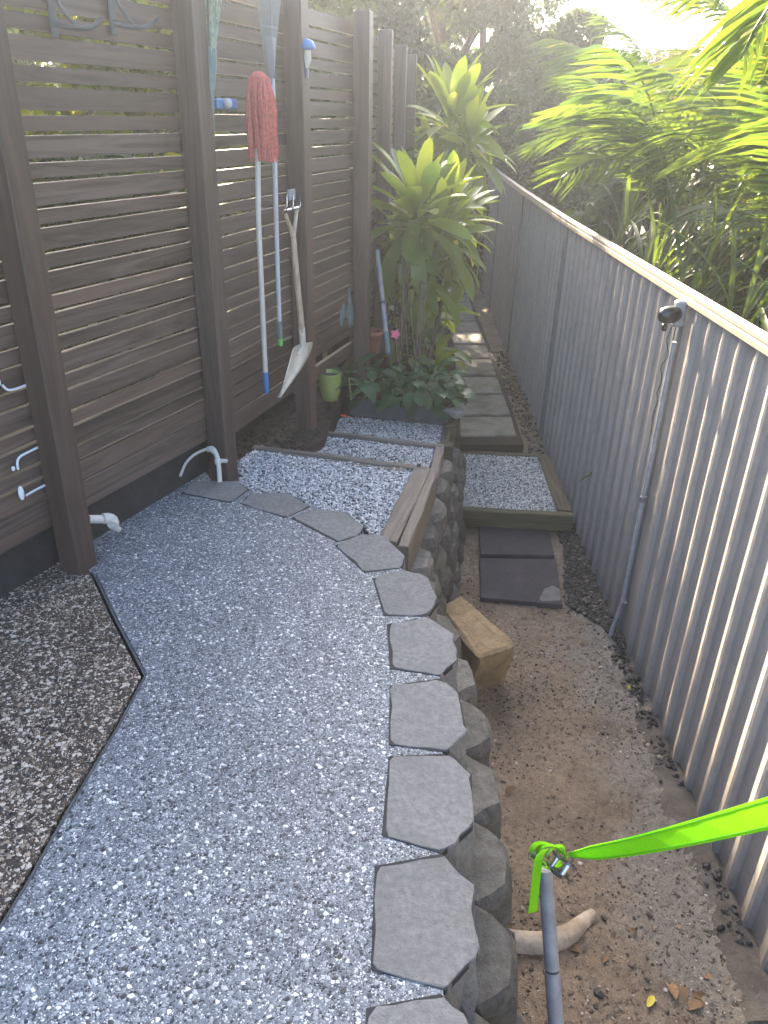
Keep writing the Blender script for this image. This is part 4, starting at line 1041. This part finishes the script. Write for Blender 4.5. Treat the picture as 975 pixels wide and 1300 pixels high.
def palm(base, crown, n, label, sc=1.0, azs=None, stems=3):
    t = thing('palm', label, 'palm', base); base = np.array(base, float); crown = np.array(crown, float)
    for k_ in range(stems):
        a = 2*pi*k_/stems; m = MB(); e = crown+np.array([.15*math.cos(a), .15*math.sin(a), -.15-.1*k_]); s0_ = base+np.array([.1*math.cos(a), .1*math.sin(a), 0])
        m.tube([s0_*(1-f)+e*f+[0, 0, 0] for f in np.linspace(0, 1, 8)], list(np.linspace(.035, .02, 8)), 8); m.build('stem', M['cane'], t)
    for i in range(n):
        if azs is not None and i < len(azs): az, el, s_ = azs[i]
        else: az, el, s_ = i*2.39996+random.gauss(0, .25), rad(random.uniform(5, 75)), random.uniform(.75, 1.1)
        if math.cos(az) < -.35 and el < .9 and crown[2] < .3: az = pi-az
        a = i*2.1; p_ = crown+np.array([.15*math.cos(a), .15*math.sin(a), -.12*(i % 3)])
        d = (math.cos(az)*math.cos(el), math.sin(az)*math.cos(el), math.sin(el))
        R = frame(d, (0, 0, 1)); ro = random.gauss(0, .3); R = R@np.array([[1, 0, 0], [0, math.cos(ro), -math.sin(ro)], [0, math.sin(ro), math.cos(ro)]])
        link('frond', random.choice(fm), t, mw=t.matrix_basis.inverted() @ mat4(p_, R, sc*s_))
    return t
palm((2.2, 6.3, -2.3), (2.05, 6.1, -.42), 26, 'golden green palm with arching fronds drooping over the middle of the metal fence', 1.0, [(3.0, 1.0, .95), (2.5, .95, 1.), (3.7, .95, .95), (4.3, .9, .9), (3.3, 1.2, 1.0), (2.8, 1.25, 1.05), (2.0, 1.0, 1.0), (3.9, 1.2, 1.0)])
palm((2.4, 4.6, -2.3), (2.3, 4.6, -.45), 22, 'tall green palm behind the ribbed fence sheets right of centre', 1.0, [(3.4, 1.15, .95), (2.7, 1.05, 1.0), (4.0, 1.0, .9), (2.2, 1.0, 1.), (3.0, 1.2, .8)])
palm((2.2, 3.2, -2.3), (2.15, 3.0, .45), 16, 'near palm whose hanging fronds fill the top right corner', 1.0, [(2.6, .35, 1.0), (3.3, .6, .9), (2.1, .4, 1.0), (3.9, .3, .8), (2.3, .9, 1.1)])
palm((2.6, 9.2, -2.3), (2.6, 9.1, .0), 20, 'farther palm rising above the end of the metal fence', 1.15, [(pi, 1.2, .9), (3.9, 1.0, .9), (2.4, 1.0, .9)])
palm((3.8, 6.0, -2.3), (3.6, 6.0, .1), 20, 'large palm standing behind the other palms against the sky', 1.25)
# strap leaved clumps along the fence
sl_ = [leaf_mesh('leaf', .85, .027, M['strapleaf'], b_, .5, 9, petiole=.05, shape=.8) for b_ in (.6, 1.1, 1.6, 2.0)]
def strappy(base, n, sc, label):
    t = thing('strap_leaf_plant', label, 'plant', base); base = np.array(base, float); m = MB(); m.tube([base, base+[0, 0, .5*sc], base+[0, 0, 1.0*sc]], [.03, .025, .02], 8); m.build('stem', M['cane'], t)
    for i in range(n):
        f = i/n; az = i*2.39996; el = rad(80)-rad(85)*f
        if base[0]+math.cos(az)*1.0*sc < 1.38: az = pi-az
        place_leaf(sl_[min(3, int(f*2.5+random.random()*1.5))], t, base+np.array([random.gauss(0, .04), random.gauss(0, .04), (1.0-.75*f)*sc]), az, el+random.gauss(0, .1), random.gauss(0, .4), sc*random.uniform(.7, 1.15))
for i, (x_, y_, z_, s_, lab) in enumerate([(1.7, 2.55, -1.9, 1.0, 'strap leaved plant behind the fence at the right picture edge'), (1.75, 3.25, -2.0, 1.05, 'strap leaved plant behind the fence light'), (1.8, 4.0, -2.0, 1.1, 'arching strap leaved plant between the fence light and the fence join'), (1.85, 4.9, -2.0, 1.1, 'strap leaved plant behind the ribbed sheet beyond the fence light'), (1.9, 5.8, -2.0, 1.1, 'strap leaved plant at the fence join below the palms'), (2.4, 3.6, -1.7, 1.2, 'dense strap leaved plant in the second row behind the fence light'), (2.5, 4.8, -1.6, 1.2, 'dense strap leaved plant in the second row right of centre'), (2.3, 2.7, -1.6, 1.2, 'dense strap leaved plant in the second row at the right edge'), (2.0, 7.2, -1.9, 1.1, 'strap leaved plant near the far fence end')]):
    strappy((x_, y_, z_), 60, s_, lab)

# ================================================================== TREES AND SHRUBS BEHIND
def crown_mesh(name, centers, radii, n_each, lsize, mat):
    Vs = []
    for c_, r_ in zip(centers, radii):
        d = rng.normal(size=(n_each, 3)); d /= np.linalg.norm(d, axis=1)[:, None]; rr = r_*rng.uniform(.25, 1, (n_each, 1))**.5
        p_ = np.array(c_)+d*rr*np.array([1, 1, .8])
        a = rng.normal(size=(n_each, 3)); a /= np.linalg.norm(a, axis=1)[:, None]; b = np.cross(a, rng.normal(size=(n_each, 3))); b /= np.linalg.norm(b, axis=1)[:, None]
        L_ = lsize*rng.uniform(.6, 1.4, (n_each, 1)); w_ = L_*.28
        q = np.stack([p_-a*L_*.5, p_+b*w_-a*L_*.05, p_+a*L_*.5, p_-b*w_-a*L_*.05], 1); Vs.append(q.reshape(-1, 3))
    V = np.concatenate(Vs); F = np.arange(len(V)).reshape(-1, 4)
    return fast_mesh(name, V, F, mat)
def tree(name, label, base, h, cr, ncl, n_each, lsize, mat, cat='tree', low=.25, seed=1, group=None, rcl=(.14, .3)):
    t = thing(name, label, cat, base, group); base = np.array(base, float); r_ = random.Random(seed)
    m = MB(); top_ = base+[0, 0, h*.8]; m.tube([base, base+[.05*h*.2, 0, h*.35], top_], [h*.03, h*.02, h*.006], 8)
    C_ = []; Rr_ = []
    for i in range(ncl):
        th_ = r_.uniform(0, 2*pi); zf = r_.uniform(low, 1); rad_ = cr*math.sqrt(r_.uniform(0.05, 1))*math.sin(pi*min(.98, .2+.75*(zf-low)/(1-low)))**.7
        c_ = base+np.array([math.cos(th_)*rad_, math.sin(th_)*rad_, zf*h]); C_.append(c_); Rr_.append(cr*r_.uniform(*rcl))
        if i % 3 == 0:
            s0_ = base+np.array([0, 0, h*max(.12, zf*.6)]); m.tube([s0_, (s0_+c_)/2+[0, 0, .03*h], c_], [h*.009, h*.006, h*.002], 6)
    m.build('trunk', M['bark'], t); link('crown', crown_mesh('crown', C_, Rr_, n_each, lsize, mat), t).matrix_parent_inverse = t.matrix_basis.inverted()
    return t
tree('tree', 'tall dark leafy tree straight ahead at the end of the path', (.8, 14.5, -2.3), 5.6, 2.6, 70, 1100, .11, M['tree'], seed=2, low=.05)
tree('tree', 'dense dark tree behind the far end of the slat fence', (-2.0, 13.0, -1.7), 5.2, 2.6, 70, 1000, .11, M['tree'], seed=3, low=.1)
tree('tree', 'broad dark tree beyond the farther palm on the right', (4.6, 18.0, -2.3), 3.2, 2.2, 50, 800, .12, M['tree'], seed=4, low=.1)
tree('tree', 'leafy tree overhanging behind the left slat fence', (-2.3, 7.8, -1.67), 4.3, 1.6, 30, 650, .1, M['tree'], seed=5, low=.3)
tree('shrub', 'yellow green sunlit shrub behind the slats between second and third posts', (-2.0, 5.6, -1.67), 3.0, 1.0, 30, 260, .11, M['shrub'], 'shrub', .05, 6, rcl=(.2, .35))
tree('shrub', 'sunlit shrub behind the slats near the first post', (-2.9, 4.0, -1.67), 2.6, 1.0, 24, 260, .11, M['shrub'], 'shrub', .05, 7, rcl=(.2, .35))
tree('shrub', 'leafy shrub behind the far slats and posts', (-1.2, 8.2, -1.67), 3.4, 1.1, 34, 280, .11, M['tree'], 'shrub', .05, 8, rcl=(.2, .35))
tree('shrub', 'dark shrub closing the far end of the path', (.9, 13.0, -2.3), 3.0, 1.0, 40, 300, .12, M['tree'], 'shrub', .02, 9, rcl=(.2, .35))
# pale house wall glimpsed through the slats
hw_ = thing('house', 'pale house wall glimpsed through the gaps of the slat fence', 'house', (-7, 6, -1.67))
m = MB(); m.box((-7.5, 6, -.2), (.25, 9, 3)); m.build('wall', M['wallp'], hw_); m = MB(); m.box((-7.6, 6, 1.4), (1.4, 9.6, .12)); m.build('roof', M['terra'], hw_)
m = MB(); m.box((-7.37, 5, -.1), (.03, 1.4, 1.1)); m.build('window', M['trough'], hw_)

# ================================================================== SMALL LITTER
dl = [leaf_mesh('dead_leaf', .075, .032, M['dry'], b_, .5, 5) for b_ in (.8, 1.6)]
for px_, py_, s_ in [(870, 1254, 1.3), (880, 1262, 1.2), (893, 1275, 1.0), (858, 1268, 1.0), (905, 1245, .9), (803, 972, .7), (738, 1208, .9), (655, 1000, .7), (720, 820, .6), (743, 817, .6), (755, 848, .6), (688, 832, .6), (706, 890, .5), (655, 930, .5), (800, 1180, .6), (765, 1222, .6), (848, 985, .7), (725, 985, .5), (700, 1012, .5), (770, 1100, .5), (640, 690, .5), (600, 700, .5)]:
    q = Z(px_, py_, GZ+.012); az = random.uniform(0, 6.28); R = frame((math.cos(az), math.sin(az), .05))
    o = link('dead_leaf', dl[random.randrange(2)], None, mw=mat4(q, R, s_)); big_ = py_ > 1240
    tag(o, 'larger curled brown leaf in the cluster at the bottom right corner' if big_ else 'small curled brown dead leaf lying scattered on the sandy lower ground', 'leaf', 'brown leaves clustered at the bottom right' if big_ else 'dead leaves on the sandy ground')
for px_, py_, lab, mt in [(822, 1278, 'small yellow leaf on the sand near the picture bottom', 'yellow'), (806, 968, 'fresh green leaf on the sand beside the cement strip', 'dark')]:
    me = leaf_mesh('fallen_leaf', .05, .022, M[mt], .4, .3, 5); q = Z(px_, py_, GZ+.012); tag(link('fallen_leaf', me, None, mw=mat4(q, frame((.6, .7, .1)))), lab, 'leaf')
m = MB(); m.ball(Z(799, 874, GZ+.015), .016, 8); tag(m.build('fallen_fruit', M['yellow']), 'small yellow green fruit on the ground by the fence foot', 'fruit')
tag(stones('dark_pebble', np.array([Z(760, 1262, GZ+.008)]), [.035], M['darkgravel'], .6), 'single dark pebble on the sand right of the pipe', 'pebble')
# more foliage rows beyond the metal fence
palm((3.0, 8.2, -2.3), (2.9, 8.0, -.6), 16, 'low palm filling the gap beyond the second row of strap leaved plants', 1.1)
palm((3.0, 4.0, -2.3), (2.9, 3.9, -.45), 16, 'low bushy palm behind the dense strap leaved plants', 1.1)
palm((3.2, 11.4, -2.3), (3.2, 11.4, -.3), 16, 'most distant palm beyond the bend of the metal fence', 1.2)
for i, (x_, y_, w_) in enumerate([(5.0, 4.0, 1.6), (5.4, 7.5, 1.8), (5.0, 11.0, 1.8)]):
    tree('shrub', ['dense green shrub behind the palms at the right edge', 'dense green shrub behind the palms right of centre', 'dense green shrub behind the far palms'][i], (x_, y_, -2.3), 2.6, w_, 34, 420, .12, M['tree'], 'shrub', .03, 20+i, rcl=(.2, .35))
# added haze volume standing in for veiling glare towards the sun
def haze():
    m = MB(); m.box((0, 8, .5), (44, 50, 8.5)); k = N('glare_haze')
    v = k.n('VolumePrincipled', {'Color': (.82, .9, 1.0, 1), 'Density': .0040, 'Anisotropy': .6})
    k.t.links.new(v.outputs[0], k.out.inputs['Volume'])
    tag(m.build('haze', k.m), kind='stuff')
haze()
for i, (x_, y_, h_, w_) in enumerate([(3.5, 5.0, 1.9, 1.0), (3.3, 7.2, 2.0, 1.0), (3.2, 3.0, 1.8, .9), (3.0, 9.4, 2.2, 1.0)]):
    tree('shrub', ['low dark green shrub under the palms right of the fence light', 'low dark green shrub under the palms near the fence bend', 'low dark green shrub at the right edge behind the strap leaves', 'low dark green shrub under the farther palm'][i], (x_, y_, -2.3), h_, w_, 34, 420, .15, M['palm'], 'shrub', .03, 40+i, rcl=(.25, .4))
tree('shrub', 'added dark leafy shrub dimming the slat gaps just left of the second post', (-2.1, 3.3, -1.67), 1.5, .75, 26, 320, .1, M['tree'], 'shrub', .05, 50, rcl=(.25, .4))  # dark shrubs added here to dim the bright gaps between slats
tree('shrub', 'added dark leafy shrub dimming the slat gaps by the hung tools', (-1.55, 4.7, -1.67), 1.4, .7, 26, 320, .1, M['tree'], 'shrub', .05, 51, rcl=(.25, .4))
tree('shrub', 'added dark leafy shrub dimming the slat gaps left of the first post', (-2.6, 2.0, -1.67), 1.9, .8, 26, 320, .1, M['tree'], 'shrub', .05, 52, rcl=(.25, .4))
# crumbs and bark under the slat fence
P = scatter([(-.95, 3.5), (-.62, 3.6), (-.42, 4.1), (-.34, 4.5), (-.32, 5.1), (-.6, 5.1)], 900)
tag(stones('soil_crumbs', np.column_stack([P, np.full(len(P), -1.655)]), np.clip(rng.lognormal(math.log(.016), .6, len(P)), .005, .06), M['soil'], .6), 'dark soil crumbs and bark under the slat fence', 'soil', kind='stuff')
tree('tree', 'fine leafed dark tree filling the gap above the end of the metal fence', (1.7, 17.5, -2.3), 5.4, 1.9, 46, 700, .11, M['tree'], seed=60, low=.05)
palm((2.75, 5.3, -2.3), (2.6, 5.3, .12), 22, 'tall palm between the fence light and the fence join with crown above the others', 1.1, [(3.0, .8, .9), (2.5, .9, 1.), (3.6, .7, .9), (4.2, .6, .9), (1.9, .8, 1.)])
palm((2.5, 2.6, -2.3), (2.35, 2.75, .3), 14, 'nearest palm at the right edge with fronds hanging from above the frame', 1.0, [(2.4, .5, 1.), (2.9, .7, .9), (1.9, .6, 1.), (1.4, .7, 1.)])
for i, (x_, y_, h_, mt) in enumerate([(-5.4, 9.0, 3.0, 'shrub'), (-4.2, 10.4, 3.2, 'tree'), (-2.6, 10.2, 3.2, 'shrub'), (-1.3, 10.6, 3.0, 'tree')]):
    tree('shrub', ['sunlit hedge shrub far behind the first bay of slats', 'dark hedge shrub far behind the second bay of slats', 'sunlit hedge shrub far behind the tools on the slats', 'dark hedge shrub behind the far posts of the slat fence'][i], (x_, y_, -1.67), h_, 1.2, 40, 420, .12, M[mt], 'shrub', .02, 70+i, rcl=(.22, .36))
